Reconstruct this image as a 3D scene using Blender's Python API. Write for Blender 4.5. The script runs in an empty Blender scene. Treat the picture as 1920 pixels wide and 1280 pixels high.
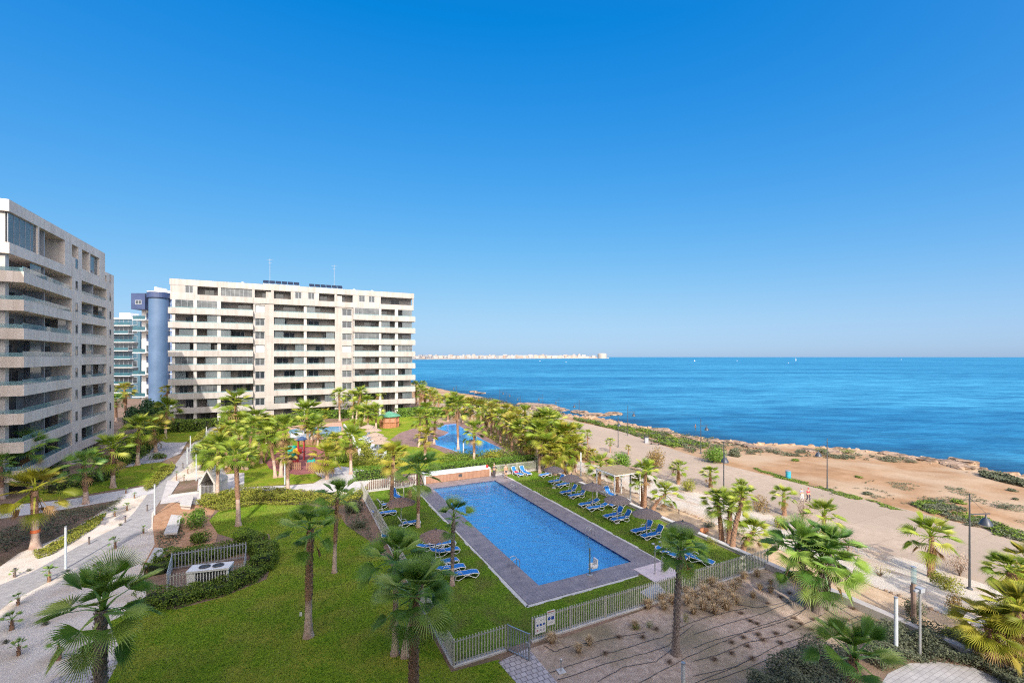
import bpy, bmesh, math, random
from mathutils import Vector, Matrix, noise
R = math.radians
S = bpy.context.scene
COL = S.collection
# ---------------------------------------------------------------- frame of reference
F = 850.0; HZ = 669.0; CH = 15.3                 # focal length and horizon of the 1920 px photograph, camera height
TH = math.atan2(420, 850)                        # the estate's street grid is turned by this angle
CU, SU = math.cos(TH), math.sin(TH)
def UV(u, v, z=0.0): return Vector((CU*u - SU*v, SU*u + CU*v, z))
def toUV(p): return (CU*p[0] + SU*p[1], -SU*p[0] + CU*p[1])
def smooth(a, b, x):
    t = max(0.0, min(1.0, (x-a)/(b-a))); return t*t*(3-2*t)
def lerp_tab(tab, x):
    if x <= tab[0][0]: return tab[0][1]
    for (a, b), (c, d) in zip(tab, tab[1:]):
        if x <= c: return b + (d-b)*(x-a)/(c-a)
    return tab[-1][1]
SEA = -6.0
COAST = [(-80,110),(18,107.5),(29,107),(48,108.5),(53.5,106),(59.5,101.5),(65,93.5),(70,90),(77,86.5),(88,87),(100,88.5),(115,88),(129,82),(146,80.5),(175,81),(205,84),(238,82),(300,82),(420,80)]
def coast_u(v): return lerp_tab(COAST, v) + 1.6*noise.noise(Vector((v*.11, 3.1, 0))) + .8*noise.noise(Vector((v*.4, 9.1, 0)))
def hz(u, v):
    if u < 31.6: return 0.0
    low = -1.0*(1-smooth(56, 75, v))
    if u < 37.3: return low if u > 31.7 else 0.0
    a = low + (-3.0-low)*smooth(37.3, 50.0, u)
    if u < 66.5: return a
    cu = coast_u(v)
    s = (u-66.5)/(cu-66.5)
    z = -3.0 - .9*s + .25*noise.noise(Vector((u*.12, v*.12, 0)))*min(1, (u-66.5)/5)
    if u > cu-5: z += .35*noise.noise(Vector((u*.5, v*.5, 4)))
    if u > cu: z -= 3.4*min(1, (u-cu)/1.6)
    return z
def G(px, py, z=0.0):
    Y = F*(CH-z)/(py-HZ)
    return Vector(((px-960)/F*Y, Y, z))
def GP(px, py):
    z = 0.0
    for _ in range(25):
        p = G(px, py, z); u, v = toUV(p); z = .5*z + .5*hz(u, v)
    return G(px, py, z)
def PX(p): return 960 + F*p[0]/max(p[1], .1)
# ---------------------------------------------------------------- materials
MATS = {}
def mat(name, c, c2=None, rough=.8, scale=3.0, bump=0.0, bscale=None, c3=None, scale3=.15, metal=0, spec=.5, alpha=1, island=None, trans=0, detail=4, obj=False, pos=(.35,.65), ifac=.7):
    if name in MATS: return MATS[name]
    m = bpy.data.materials.new(name); m.use_nodes = True; nt = m.node_tree; N = nt.nodes; L = nt.links
    b = N['Principled BSDF']; b.inputs['Roughness'].default_value = rough; b.inputs['Metallic'].default_value = metal
    b.inputs['Specular IOR Level'].default_value = spec
    tc = N.new('ShaderNodeTexCoord'); co = tc.outputs['Object']
    geo = N.new('ShaderNodeNewGeometry')
    if not obj: co = geo.outputs['Position']
    def rgb(c): return (c[0], c[1], c[2], 1)
    out = None
    if c2 is None: b.inputs['Base Color'].default_value = rgb(c)
    else:
        n = N.new('ShaderNodeTexNoise'); n.inputs['Scale'].default_value = scale; n.inputs['Detail'].default_value = detail; L.new(co, n.inputs['Vector'])
        r = N.new('ShaderNodeValToRGB'); r.color_ramp.elements[0].color = rgb(c); r.color_ramp.elements[1].color = rgb(c2)
        r.color_ramp.elements[0].position = pos[0]; r.color_ramp.elements[1].position = pos[1]
        L.new(n.outputs['Fac'], r.inputs['Fac']); out = r.outputs['Color']
        if c3 is not None:
            n3 = N.new('ShaderNodeTexNoise'); n3.inputs['Scale'].default_value = scale3; n3.inputs['Detail'].default_value = 5; L.new(co, n3.inputs['Vector'])
            r3 = N.new('ShaderNodeValToRGB'); r3.color_ramp.elements[0].position = .45; r3.color_ramp.elements[1].position = .62
            L.new(n3.outputs['Fac'], r3.inputs['Fac'])
            mx = N.new('ShaderNodeMixRGB'); L.new(r3.outputs['Color'], mx.inputs['Fac']); L.new(out, mx.inputs['Color1']); mx.inputs['Color2'].default_value = rgb(c3); out = mx.outputs['Color']
        if island is not None:
            mx = N.new('ShaderNodeMixRGB'); L.new(geo.outputs['Random Per Island'], mx.inputs['Fac'])
            rr = N.new('ShaderNodeValToRGB'); rr.color_ramp.elements[0].color = rgb(island[0]); rr.color_ramp.elements[1].color = rgb(island[-1])
            for k, cc in enumerate(island[1:-1]):
                e = rr.color_ramp.elements.new((k+1)/(len(island)-1)); e.color = rgb(cc)
            L.new(geo.outputs['Random Per Island'], rr.inputs['Fac'])
            mx = N.new('ShaderNodeMixRGB'); mx.blend_type = 'MIX'; mx.inputs['Fac'].default_value = ifac; L.new(out, mx.inputs['Color1']); L.new(rr.outputs['Color'], mx.inputs['Color2']); out = mx.outputs['Color']
        L.new(out, b.inputs['Base Color'])
    if bump:
        nb = N.new('ShaderNodeTexNoise'); nb.inputs['Scale'].default_value = bscale or scale*3; nb.inputs['Detail'].default_value = 6; L.new(co, nb.inputs['Vector'])
        bp = N.new('ShaderNodeBump'); bp.inputs['Strength'].default_value = bump; bp.inputs['Distance'].default_value = .06; L.new(nb.outputs['Fac'], bp.inputs['Height']); L.new(bp.outputs['Normal'], b.inputs['Normal'])
    if trans:
        t = N.new('ShaderNodeBsdfTranslucent'); ms = N.new('ShaderNodeMixShader'); ms.inputs['Fac'].default_value = trans
        if out is not None: L.new(out, t.inputs['Color'])
        else: t.inputs['Color'].default_value = rgb(c)
        L.new(b.outputs[0], ms.inputs[1]); L.new(t.outputs[0], ms.inputs[2]); L.new(ms.outputs[0], N['Material Output'].inputs['Surface'])
    if alpha < 1:
        t = N.new('ShaderNodeBsdfTransparent'); ms = N.new('ShaderNodeMixShader'); ms.inputs['Fac'].default_value = alpha
        L.new(t.outputs[0], ms.inputs[1]); L.new(b.outputs[0], ms.inputs[2]); L.new(ms.outputs[0], N['Material Output'].inputs['Surface'])
    MATS[name] = m; return m
def add_bricks(m, sx, sy, mortar, msize=.02, fac=1.0, rot=TH, offset=.5, mix2=None):
    """paver or panel joints laid over the base colour of material m (metres, turned with the street grid)"""
    nt = m.node_tree; N = nt.nodes; L = nt.links; b = N['Principled BSDF']
    geo = N.new('ShaderNodeNewGeometry'); mp = N.new('ShaderNodeMapping'); mp.inputs['Rotation'].default_value = (0, 0, -rot); L.new(geo.outputs['Position'], mp.inputs['Vector'])
    br = N.new('ShaderNodeTexBrick'); br.offset = offset; br.inputs['Scale'].default_value = 1; br.inputs['Brick Width'].default_value = sx; br.inputs['Row Height'].default_value = sy
    br.inputs['Mortar Size'].default_value = msize; br.inputs['Color1'].default_value = (1,1,1,1); br.inputs['Color2'].default_value = (mix2 or (.82,.82,.82))+(1,) if mix2 else (.85,.85,.85,1); br.inputs['Mortar'].default_value = mortar+(1,)
    L.new(mp.outputs[0], br.inputs['Vector'])
    mx = N.new('ShaderNodeMixRGB'); mx.blend_type = 'MULTIPLY'; mx.inputs['Fac'].default_value = fac
    src = b.inputs['Base Color']
    if src.is_linked: L.new(src.links[0].from_socket, mx.inputs['Color1'])
    else: mx.inputs['Color1'].default_value = src.default_value
    L.new(br.outputs['Color'], mx.inputs['Color2']); L.new(mx.outputs['Color'], src)
def add_panels(m, sx, sz, c):
    """thin cladding joints on upright faces: x runs along the wall, y is height"""
    nt = m.node_tree; N = nt.nodes; L = nt.links; b = N['Principled BSDF']
    geo = N.new('ShaderNodeNewGeometry'); mp = N.new('ShaderNodeMapping'); mp.inputs['Rotation'].default_value = (0, 0, -TH); L.new(geo.outputs['Position'], mp.inputs['Vector'])
    sp = N.new('ShaderNodeSeparateXYZ'); L.new(mp.outputs[0], sp.inputs[0]); ad = N.new('ShaderNodeMath'); ad.operation = 'ADD'; L.new(sp.outputs[0], ad.inputs[0]); L.new(sp.outputs[1], ad.inputs[1])
    cb = N.new('ShaderNodeCombineXYZ'); L.new(ad.outputs[0], cb.inputs[0]); L.new(sp.outputs[2], cb.inputs[1])
    br = N.new('ShaderNodeTexBrick'); br.offset = 0; br.inputs['Scale'].default_value = 1; br.inputs['Brick Width'].default_value = sx; br.inputs['Row Height'].default_value = sz; br.inputs['Mortar Size'].default_value = .018
    br.inputs['Color1'].default_value = (1,1,1,1); br.inputs['Color2'].default_value = (.93,.92,.91,1); br.inputs['Mortar'].default_value = c+(1,); L.new(cb.outputs[0], br.inputs['Vector'])
    ms = N.new('ShaderNodeMapping'); ms.inputs['Scale'].default_value = (1.6,1.6,.12); L.new(geo.outputs['Position'], ms.inputs[0]); ns = N.new('ShaderNodeTexNoise'); ns.inputs['Scale'].default_value = 1.0; ns.inputs['Detail'].default_value = 6; L.new(ms.outputs[0], ns.inputs['Vector'])
    rs = N.new('ShaderNodeValToRGB'); rs.color_ramp.elements[0].position = .35; rs.color_ramp.elements[1].position = .55; rs.color_ramp.elements[0].color = (.88,.86,.83,1); rs.color_ramp.elements[1].color = (1,1,1,1); L.new(ns.outputs['Fac'], rs.inputs['Fac'])
    src = b.inputs['Base Color'].links[0].from_socket
    for o_ in (br.outputs['Color'], rs.outputs['Color']):
        mx = N.new('ShaderNodeMixRGB'); mx.blend_type = 'MULTIPLY'; mx.inputs['Fac'].default_value = 1; L.new(src, mx.inputs['Color1']); L.new(o_, mx.inputs['Color2']); src = mx.outputs['Color']
    L.new(src, b.inputs['Base Color'])
# ---------------------------------------------------------------- mesh builder
class MB:
    def __init__(s): s.v = []; s.f = []; s.m = []
    def quad(s, pts, m=0):
        n = len(s.v); s.v += [tuple(p) for p in pts]; s.f.append(tuple(range(n, n+len(pts)))); s.m.append(m)
    def box(s, a, b, m=0, T=None):
        x0, y0, z0 = a; x1, y1, z1 = b; n = len(s.v)
        P = [(x0,y0,z0),(x1,y0,z0),(x1,y1,z0),(x0,y1,z0),(x0,y0,z1),(x1,y0,z1),(x1,y1,z1),(x0,y1,z1)]
        if T is not None: P = [tuple(T @ Vector(p)) for p in P]
        s.v += P
        for q in ((3,2,1,0),(4,5,6,7),(0,1,5,4),(1,2,6,5),(2,3,7,6),(3,0,4,7)): s.f.append(tuple(n+i for i in q)); s.m.append(m)
    def prism(s, pts, z0, z1, m=0, mt=None):
        """vertical prism over a polygon; z0/z1 numbers"""
        a = sum(pts[i][0]*pts[(i+1)%len(pts)][1]-pts[(i+1)%len(pts)][0]*pts[i][1] for i in range(len(pts)))
        if a < 0: pts = pts[::-1]
        n = len(s.v); k = len(pts)
        s.v += [(p[0],p[1],z0) for p in pts] + [(p[0],p[1],z1) for p in pts]
        s.f.append(tuple(n+i for i in range(k-1,-1,-1))); s.m.append(m)
        s.f.append(tuple(n+k+i for i in range(k))); s.m.append(m if mt is None else mt)
        for i in range(k):
            j = (i+1)%k; s.f.append((n+i, n+j, n+k+j, n+k+i)); s.m.append(m)
    def tube(s, pts, rad, n=8, m=0, cap=True):
        pts = [Vector(p) for p in pts]; k = len(pts)
        if not hasattr(rad, '__len__'): rad = [rad]*k
        base = len(s.v); prev = None
        for i, p in enumerate(pts):
            t = (pts[min(i+1,k-1)]-pts[max(i-1,0)]).normalized()
            a = prev if prev is not None else (Vector((1,0,0)) if abs(t.x) < .8 else Vector((0,1,0)))
            a = (a - t*a.dot(t)).normalized(); b = t.cross(a); prev = a
            for j in range(n):
                an = 2*math.pi*j/n; q = p + (a*math.cos(an)+b*math.sin(an))*rad[i]; s.v.append(tuple(q))
        for i in range(k-1):
            for j in range(n):
                j2 = (j+1)%n; s.f.append((base+i*n+j, base+i*n+j2, base+(i+1)*n+j2, base+(i+1)*n+j)); s.m.append(m)
        if cap:
            s.f.append(tuple(base+j for j in range(n-1,-1,-1))); s.m.append(m)
            s.f.append(tuple(base+(k-1)*n+j for j in range(n))); s.m.append(m)
    def lathe(s, prof, n=16, c=(0,0), m=0):
        base = len(s.v); k = len(prof)
        for r, z in prof:
            for j in range(n):
                an = 2*math.pi*j/n; s.v.append((c[0]+r*math.cos(an), c[1]+r*math.sin(an), z))
        for i in range(k-1):
            for j in range(n):
                j2 = (j+1)%n; s.f.append((base+i*n+j, base+i*n+j2, base+(i+1)*n+j2, base+(i+1)*n+j)); s.m.append(m)
    def mesh(s, name, mats, smooth_=False):
        me = bpy.data.meshes.new(name); me.from_pydata(s.v, [], s.f)
        if not isinstance(mats, (list, tuple)): mats = [mats]
        for mm in mats: me.materials.append(mm)
        if len(mats) > 1: me.polygons.foreach_set('material_index', s.m)
        if smooth_: me.polygons.foreach_set('use_smooth', [True]*len(s.f))
        me.update(); return me
    def build(s, name, mats, parent=None, loc=(0,0,0), rz=0, smooth_=False):
        return obj(name, s.mesh(name, mats, smooth_), parent, loc, rz)
def obj(name, me, parent=None, loc=(0,0,0), rz=0):
    o = bpy.data.objects.new(name, me); COL.objects.link(o); o.location = loc; o.rotation_euler = (0,0,rz)
    if parent: o.parent = parent
    return o
REG = {}
def tag(o, label, cat, group=None, kind=None):
    """label with {ord} is completed at the end from the order of its look-alikes across the picture"""
    o['label'] = label
    if cat: o['category'] = cat
    if group: o['group'] = group
    if kind: o['kind'] = kind
    if '{ord}' in label: REG.setdefault(label, []).append(o)
    return o
def thing(name, label, cat, loc=(0,0,0), rz=0, group=None):
    o = bpy.data.objects.new(name, None); COL.objects.link(o); o.location = loc; o.rotation_euler = (0,0,rz); o.empty_display_size = .3
    return tag(o, label, cat, group)
def dup(root, loc, rz=None, label=None, scale=None):
    r = root.copy(); COL.objects.link(r); r.location = loc
    if rz is not None: r.rotation_euler = (0,0,rz)
    if scale: r.scale = scale
    if label: r['label'] = label
    if '{ord}' in r['label']: REG.setdefault(r['label'], []).append(r)
    for ch in list(root.children):
        c = ch.copy(); COL.objects.link(c); c.parent = r
        for g in ch.children:
            d = g.copy(); COL.objects.link(d); d.parent = c
    return r
ORD = 'first second third fourth fifth sixth seventh eighth ninth tenth eleventh twelfth thirteenth fourteenth fifteenth sixteenth seventeenth eighteenth nineteenth twentieth'.split()
def ordinal(i):
    if i < 20: return ORD[i]
    n = i+1; return f"{n}{'th' if 10 <= n%100 <= 20 else {1:'st',2:'nd',3:'rd'}.get(n%10,'th')}"
def finish_labels():
    for lab, obs in REG.items():
        obs.sort(key=lambda o: PX(o.location))
        for i, o in enumerate(obs):
            if len(obs) == 1: o['label'] = lab.replace(', {ord} from the left', '').replace(' {ord}', '')
            elif i == 0: o['label'] = lab.replace('{ord} from the left', 'leftmost of them')
            elif i == len(obs)-1: o['label'] = lab.replace('{ord} from the left', 'rightmost of them')
            else: o['label'] = lab.replace('{ord}', ordinal(i))
def sheet(name, pts, level, m, label, kind='structure', z=0.0, world=False, cat=None, th=0):
    P = [ (p if world else G(p[0], p[1], z)) for p in pts ]
    mb = MB(); bm = bmesh.new()
    vs = [bm.verts.new((p[0], p[1], z+.004*level)) for p in P]
    f = bm.faces.new(vs); f.normal_update()
    if f.normal.z < 0: f.normal_flip()
    bmesh.ops.triangulate(bm, faces=[f])
    me = bpy.data.meshes.new(name); bm.to_mesh(me); bm.free(); me.materials.append(m)
    o = obj(name, me); o['label'] = label; o['category'] = cat or name.split('_')[-1]; o['kind'] = kind
    return o
# ---------------------------------------------------------------- palette
GRASS = mat('grass', (.085,.16,.006), (.25,.34,.018), rough=.95, scale=5, bump=.9, bscale=30, c3=(.26,.27,.03), scale3=.5, pos=(.28,.72), spec=.15, detail=8)
GRASS_POOL = mat('grass_pool', (.06,.13,.006), (.18,.28,.02), rough=.95, scale=5, bump=.9, bscale=30, c3=(.13,.15,.03), scale3=.6, pos=(.28,.72), spec=.15, detail=8)
SOIL = mat('soil', (.20,.13,.095), (.28,.19,.14), rough=.95, scale=2.2, bump=.8, bscale=14, c3=(.16,.12,.075), scale3=.3, spec=.2, detail=9)
BEDSOIL = mat('bed_soil', (.37,.27,.205), (.51,.395,.31), rough=.95, scale=3.0, bump=.9, bscale=16, c3=(.25,.20,.13), scale3=.22, spec=.2, detail=9)
GRAVEL = mat('white_gravel', (.56,.49,.415), (.79,.705,.61), rough=.95, scale=16, bump=.3, bscale=18, c3=(.57,.48,.385), scale3=.5, spec=.2, detail=8)
SAND = mat('coast_sand', (.29,.17,.088), (.37,.23,.13), rough=.95, scale=.5, bump=.8, bscale=3, c3=(.41,.30,.20), scale3=.09, spec=.2, detail=10)
PATHSAND = mat('path_sand', (.44,.31,.19), (.53,.39,.255), rough=.95, scale=1.2, bump=.5, bscale=18, spec=.2, detail=8)
PROM = mat('promenade_concrete', (.37,.29,.22), (.43,.34,.262), rough=.9, scale=1.5, bump=.4, bscale=22, c3=(.35,.28,.215), scale3=.08, spec=.2, detail=9)
add_bricks(PROM, 4.0, 4.0, (.80,.78,.76), .03, mix2=(.95,.945,.94))
PAVER = mat('grey_paver', (.36,.345,.34), (.44,.42,.41), rough=.85, scale=2, spec=.3); add_bricks(PAVER, .4, .2, (.6,.6,.6), .012)
BRICKP = mat('block_paver', (.44,.40,.40), (.53,.48,.47), rough=.85, scale=3, spec=.3); add_bricks(BRICKP, .3, .3, (.42,.4,.4), .022)
CREAM = mat('cream_render', (.415,.385,.365), (.455,.425,.405), rough=.75, scale=.35, spec=.3)
add_panels(CREAM, 2.6, 1.56, (.72,.70,.67))
CREAM_LIFT = mat('shade_lifted_render', (.70,.61,.54), (.76,.67,.595), rough=.75, scale=.35, spec=.3); add_panels(CREAM_LIFT, 2.6, 1.56, (.74,.72,.70))  # copy of the cream render, lightened and warmed to lift the left block's shade
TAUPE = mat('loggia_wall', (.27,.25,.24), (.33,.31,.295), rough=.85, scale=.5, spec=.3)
CONC = mat('pale_concrete', (.49,.465,.44), (.57,.545,.515), rough=.8, scale=2, spec=.3)
GREY = mat('grey_panel', (.30,.32,.35), (.34,.36,.39), rough=.5, scale=.6)
WHITE = mat('white_paint', (.68,.68,.67), (.72,.72,.71), rough=.45, scale=4)
GLASSD = mat('dark_glass', (.022,.03,.04), (.05,.06,.07), rough=.06, scale=.6, spec=.9)
GLASSM = mat('curtained_glass', (.05,.06,.07), (.13,.14,.145), rough=.12, scale=.9, spec=.8)
GLASSL = mat('pale_glass_screen', (.13,.16,.175), (.18,.21,.225), rough=.08, scale=.3, spec=.8, alpha=.62)
RAILG = mat('rail_glass', (.25,.42,.45), None, rough=.04, spec=.9, alpha=.38)
SHUT = mat('dark_shutter', (.045,.05,.058), (.07,.075,.085), rough=.5, scale=1)
METAL = mat('galvanised_metal', (.42,.43,.44), (.5,.5,.5), rough=.4, scale=6, metal=.6)
FENCE = mat('fence_paint', (.40,.39,.34), (.46,.45,.40), rough=.5, scale=5)
DARKM = mat('dark_iron', (.045,.05,.06), (.06,.065,.075), rough=.5, scale=5)
DECK = mat('composite_deck', (.23,.195,.205), (.31,.265,.27), rough=.45, scale=1.3, spec=.5); add_bricks(DECK, 2.4, .14, (.45,.42,.42), .014)
WOODR = mat('red_wood', (.36,.15,.075), (.44,.19,.10), rough=.6, scale=2)
WOODC = mat('cladding_wood', (.32,.17,.11), (.38,.215,.14), rough=.65, scale=2)
THATCH = mat('thatch', (.13,.105,.10), (.23,.19,.175), rough=.95, scale=14, bump=.8, obj=True)
THATCHL = mat('pale_thatch', (.34,.25,.19), (.45,.34,.26), rough=.95, scale=14, bump=.8, obj=True)
BLUEF = mat('blue_sling', (.012,.15,.46), (.018,.18,.54), rough=.6, scale=8, obj=True)
SOLAR = mat('solar_cell', (.02,.025,.04), (.03,.035,.055), rough=.2, scale=3)
LEAF = mat('palm_leaf', (.14,.23,.018), (.28,.38,.03), rough=.5, scale=1.6, spec=.45, island=[(.07,.14,.012),(.22,.31,.02),(.36,.43,.04),(.56,.52,.10)], trans=.28, obj=True)
LEAFN = mat('palm_leaf_dark', (.08,.19,.03), (.16,.3,.05), rough=.45, scale=1.6, spec=.5, island=[(.07,.18,.035),(.17,.33,.05),(.29,.44,.06),(.46,.56,.15)], trans=.25, obj=True)
LEAFG = mat('palm_leaf_gold', (.2,.23,.015), (.34,.32,.03), rough=.55, scale=1.6, spec=.4, island=[(.11,.16,.012),(.32,.34,.025),(.48,.43,.05),(.56,.42,.11)], trans=.3, obj=True)
DEAD = mat('dead_frond', (.30,.17,.06), (.42,.28,.13), rough=.9, scale=3, island=[(.22,.12,.05),(.36,.22,.09),(.48,.33,.16)], trans=.15, obj=True)
BARK = mat('palm_bark', (.19,.10,.06), (.36,.21,.14), rough=.95, scale=9, bump=1.0, bscale=24, obj=True, island=[(.16,.08,.05),(.32,.18,.11),(.46,.30,.2)])
BARKG = mat('palm_bark_grey', (.19,.14,.12), (.34,.27,.23), rough=.95, scale=9, bump=1.0, bscale=24, obj=True, island=[(.12,.09,.075),(.24,.19,.165),(.34,.28,.25)])
PALE = mat('shaved_trunk', (.48,.34,.27), (.60,.46,.38), rough=.9, scale=4, bump=.5, bscale=14, obj=True, c3=(.36,.24,.19), scale3=1.2)
BUSH = mat('bush_leaf', (.08,.15,.015), (.14,.22,.02), rough=.7, scale=2, island=[(.03,.08,.01),(.14,.22,.018),(.27,.34,.04)], trans=.2)
BUSHY = mat('bush_leaf_yellow', (.2,.23,.02), (.28,.28,.03), rough=.7, scale=2, island=[(.10,.15,.015),(.26,.28,.025),(.42,.38,.06)], trans=.2)
BUSHG = mat('bush_leaf_grey', (.09,.11,.06), (.13,.14,.08), rough=.8, scale=2, island=[(.05,.075,.04),(.11,.125,.07),(.19,.19,.12)], trans=.15)
BUSHB = mat('bush_leaf_bronze', (.2,.12,.04), (.28,.18,.06), rough=.8, scale=2, island=[(.14,.10,.03),(.26,.17,.05),(.36,.26,.09)], trans=.15)
BUSHV = mat('bush_leaf_vivid', (.08,.19,.012), (.13,.26,.02), rough=.6, scale=2, island=[(.04,.11,.01),(.12,.24,.015),(.24,.35,.04)], trans=.25)
TWIG = mat('twig', (.12,.08,.055), (.2,.14,.1), rough=.9, scale=6)
DRY = mat('dry_grass', (.5,.36,.2), (.62,.48,.3), rough=.9, scale=4, island=[(.38,.26,.14),(.58,.43,.25),(.75,.6,.4)], trans=.2)
ROCK = mat('shore_rock', (.24,.155,.10), (.46,.33,.23), rough=.95, scale=1.3, bump=1, bscale=3, c3=(.12,.085,.06), scale3=.5, detail=9)
# ================================================================ setting: ground, sea, sky, sun
def ua(px, v):
    t = (px-960)/F; return v*(CU*t + SU)/(CU - SU*t)
def va(px, u):
    t = (px-960)/F; return u*(CU - SU*t)/(CU*t + SU)
P0, P1, Q0, Q1 = 15.05, 23.0, 26.4, 51.4               # pool rectangle in grid coordinates
def grid_mesh(name, us, vs, zf, m, skip=None, smooth_=True):
    mb = MB(); nu, nv = len(us), len(vs)
    for v in vs:
        for u in us:
            p = UV(u, v); mb.v.append((p.x, p.y, zf(u, v)))
    for j in range(nv-1):
        for i in range(nu-1):
            if skip and skip(us[i], us[i+1], vs[j], vs[j+1]): continue
            mb.f.append((j*nu+i, j*nu+i+1, (j+1)*nu+i+1, (j+1)*nu+i)); mb.m.append(0)
    return obj(name, mb.mesh(name, m, smooth_))
inpool = lambda a, b, c, d: a >= P0-.01 and b <= P1+.01 and c >= Q0-.01 and d <= Q1+.01
us = [-900,-400,-200,-100,-60,-30,0,7.3,13.3,P0,P1,25,31.5]; vs = [-90,-30,0,21.4,24.6,Q0,Q1,53.4,80,120,180,260,390]
o = grid_mesh('ground', us, vs, lambda u, v: 0.0, SOIL, inpool, False); tag(o, 'brown soil ground of the garden estate', 'ground', kind='structure')
# coast terrain, row by row out to the shoreline
mb = MB(); SN = 96; rows = []
v = -90.0
while v < 421: rows.append(v); v += 1.0 if v < 130 else 2.0
for v in rows:
    cu = coast_u(v)
    ss = [31.5, 31.7, 34.5, 37.3] + [37.3+(50-37.3)*k/8 for k in range(1, 9)] + [54, 60, 66.5] + [66.5+(cu-8-66.5)*k/14 for k in range(1, 15)] + [cu-8+(11)*k/26 for k in range(1, 27)]
    for u in ss:
        p = UV(u, v); mb.v.append((p.x, p.y, hz(u, v)))
k = len(ss)
for j in range(len(rows)-1):
    for i in range(k-1): mb.f.append((j*k+i, j*k+i+1, (j+1)*k+i+1, (j+1)*k+i)); mb.m.append(0)
o = mb.build('coast_ground', SAND); tag(o, 'orange sandy ground sloping to a rocky shoreline', 'ground', kind='structure')
# sea
m = bpy.data.materials.new('sea_water'); m.use_nodes = True; nt = m.node_tree; N = nt.nodes; L = nt.links; b = N['Principled BSDF']
geo = N.new('ShaderNodeNewGeometry')
mp = N.new('ShaderNodeMapping'); mp.inputs['Rotation'].default_value = (0,0,R(-38)); mp.inputs['Scale'].default_value = (.33, 1.0, 1); L.new(geo.outputs['Position'], mp.inputs['Vector'])
mpb = N.new('ShaderNodeMapping'); mpb.inputs['Rotation'].default_value = (0,0,R(14)); mpb.inputs['Scale'].default_value = (.0009, .0035, 1); L.new(geo.outputs['Position'], mpb.inputs['Vector'])
big = N.new('ShaderNodeTexNoise'); big.inputs['Scale'].default_value = 3.2; big.inputs['Detail'].default_value = 5; L.new(mpb.outputs[0], big.inputs['Vector'])
rp = N.new('ShaderNodeValToRGB'); rp.color_ramp.elements[0].position = .36; rp.color_ramp.elements[1].position = .66
rp.color_ramp.elements[0].color = (.020,.165,.325,1); rp.color_ramp.elements[1].color = (.048,.265,.44,1); L.new(big.outputs['Fac'], rp.inputs['Fac'])
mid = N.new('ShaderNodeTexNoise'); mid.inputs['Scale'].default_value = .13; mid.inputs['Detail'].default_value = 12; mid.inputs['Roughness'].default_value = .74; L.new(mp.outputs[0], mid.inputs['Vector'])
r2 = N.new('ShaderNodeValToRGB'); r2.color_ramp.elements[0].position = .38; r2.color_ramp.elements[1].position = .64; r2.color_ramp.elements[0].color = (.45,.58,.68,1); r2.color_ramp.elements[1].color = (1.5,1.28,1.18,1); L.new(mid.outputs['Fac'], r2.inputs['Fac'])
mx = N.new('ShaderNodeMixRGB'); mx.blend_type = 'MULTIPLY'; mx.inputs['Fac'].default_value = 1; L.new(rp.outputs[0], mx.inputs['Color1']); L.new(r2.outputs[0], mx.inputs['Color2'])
L.new(mx.outputs[0], b.inputs['Base Color']); b.inputs['Roughness'].default_value = .42; b.inputs['Specular IOR Level'].default_value = .22; b.inputs['IOR'].default_value = 1.2
wv = N.new('ShaderNodeTexNoise'); wv.inputs['Scale'].default_value = .8; wv.inputs['Detail'].default_value = 8; L.new(mp.outputs[0], wv.inputs['Vector'])
bp = N.new('ShaderNodeBump'); bp.inputs['Strength'].default_value = .9; bp.inputs['Distance'].default_value = .5; L.new(wv.outputs['Fac'], bp.inputs['Height']); L.new(bp.outputs[0], b.inputs['Normal'])
SEAM = m
at = N.new('ShaderNodeAttribute'); at.attribute_name = 'shore'; rn = N.new('ShaderNodeTexNoise'); rn.inputs['Scale'].default_value = .075; rn.inputs['Detail'].default_value = 7; rn.inputs['Roughness'].default_value = .65; L.new(geo.outputs['Position'], rn.inputs['Vector'])
rr_ = N.new('ShaderNodeMath'); rr_.operation = 'ADD'; L.new(at.outputs['Fac'], rr_.inputs[0]); L.new(rn.outputs['Fac'], rr_.inputs[1]); rc = N.new('ShaderNodeValToRGB'); rc.color_ramp.elements[0].position = .55/1.6; rc.color_ramp.elements[1].position = 1.2/1.6
dv = N.new('ShaderNodeMath'); dv.operation = 'DIVIDE'; L.new(rr_.outputs[0], dv.inputs[0]); dv.inputs[1].default_value = 1.6; L.new(dv.outputs[0], rc.inputs['Fac'])
mr = N.new('ShaderNodeMixRGB'); L.new(rc.outputs[0], mr.inputs['Fac']); L.new(mx.outputs[0], mr.inputs['Color1']); mr.inputs['Color2'].default_value = (.012,.055,.12,1); L.new(mr.outputs[0], b.inputs['Base Color'])
mb = MB(); so_ = []
svs = [-90+4*k for k in range(126)]; offs = [-4,0,2,4,7,10,14,19,25,32,40,55,75,100]
for v in svs:
    cu = coast_u(v)
    for q in offs: p = UV(cu+q, v); mb.v.append((p.x, p.y, SEA)); so_.append(.45*(1-smooth(0, 34, q))+.22*(1-smooth(10,95,q)))
k = len(offs)
for j in range(len(svs)-1):
    for i in range(k-1): mb.f.append((j*k+i, j*k+i+1, (j+1)*k+i+1, (j+1)*k+i)); mb.m.append(0)
n0 = len(mb.v); mb.v += [(-9000,-300,SEA-.03),(45000,-300,SEA-.03),(45000,60000,SEA-.03),(-30000,60000,SEA-.03)]; so_ += [0]*4; mb.f.append((n0,n0+1,n0+2,n0+3)); mb.m.append(0)
o = mb.build('sea', SEAM); a_ = o.data.attributes.new('shore', 'FLOAT', 'POINT'); a_.data.foreach_set('value', so_); tag(o, 'deep blue calm sea reaching the horizon', 'sea', kind='structure')
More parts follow.
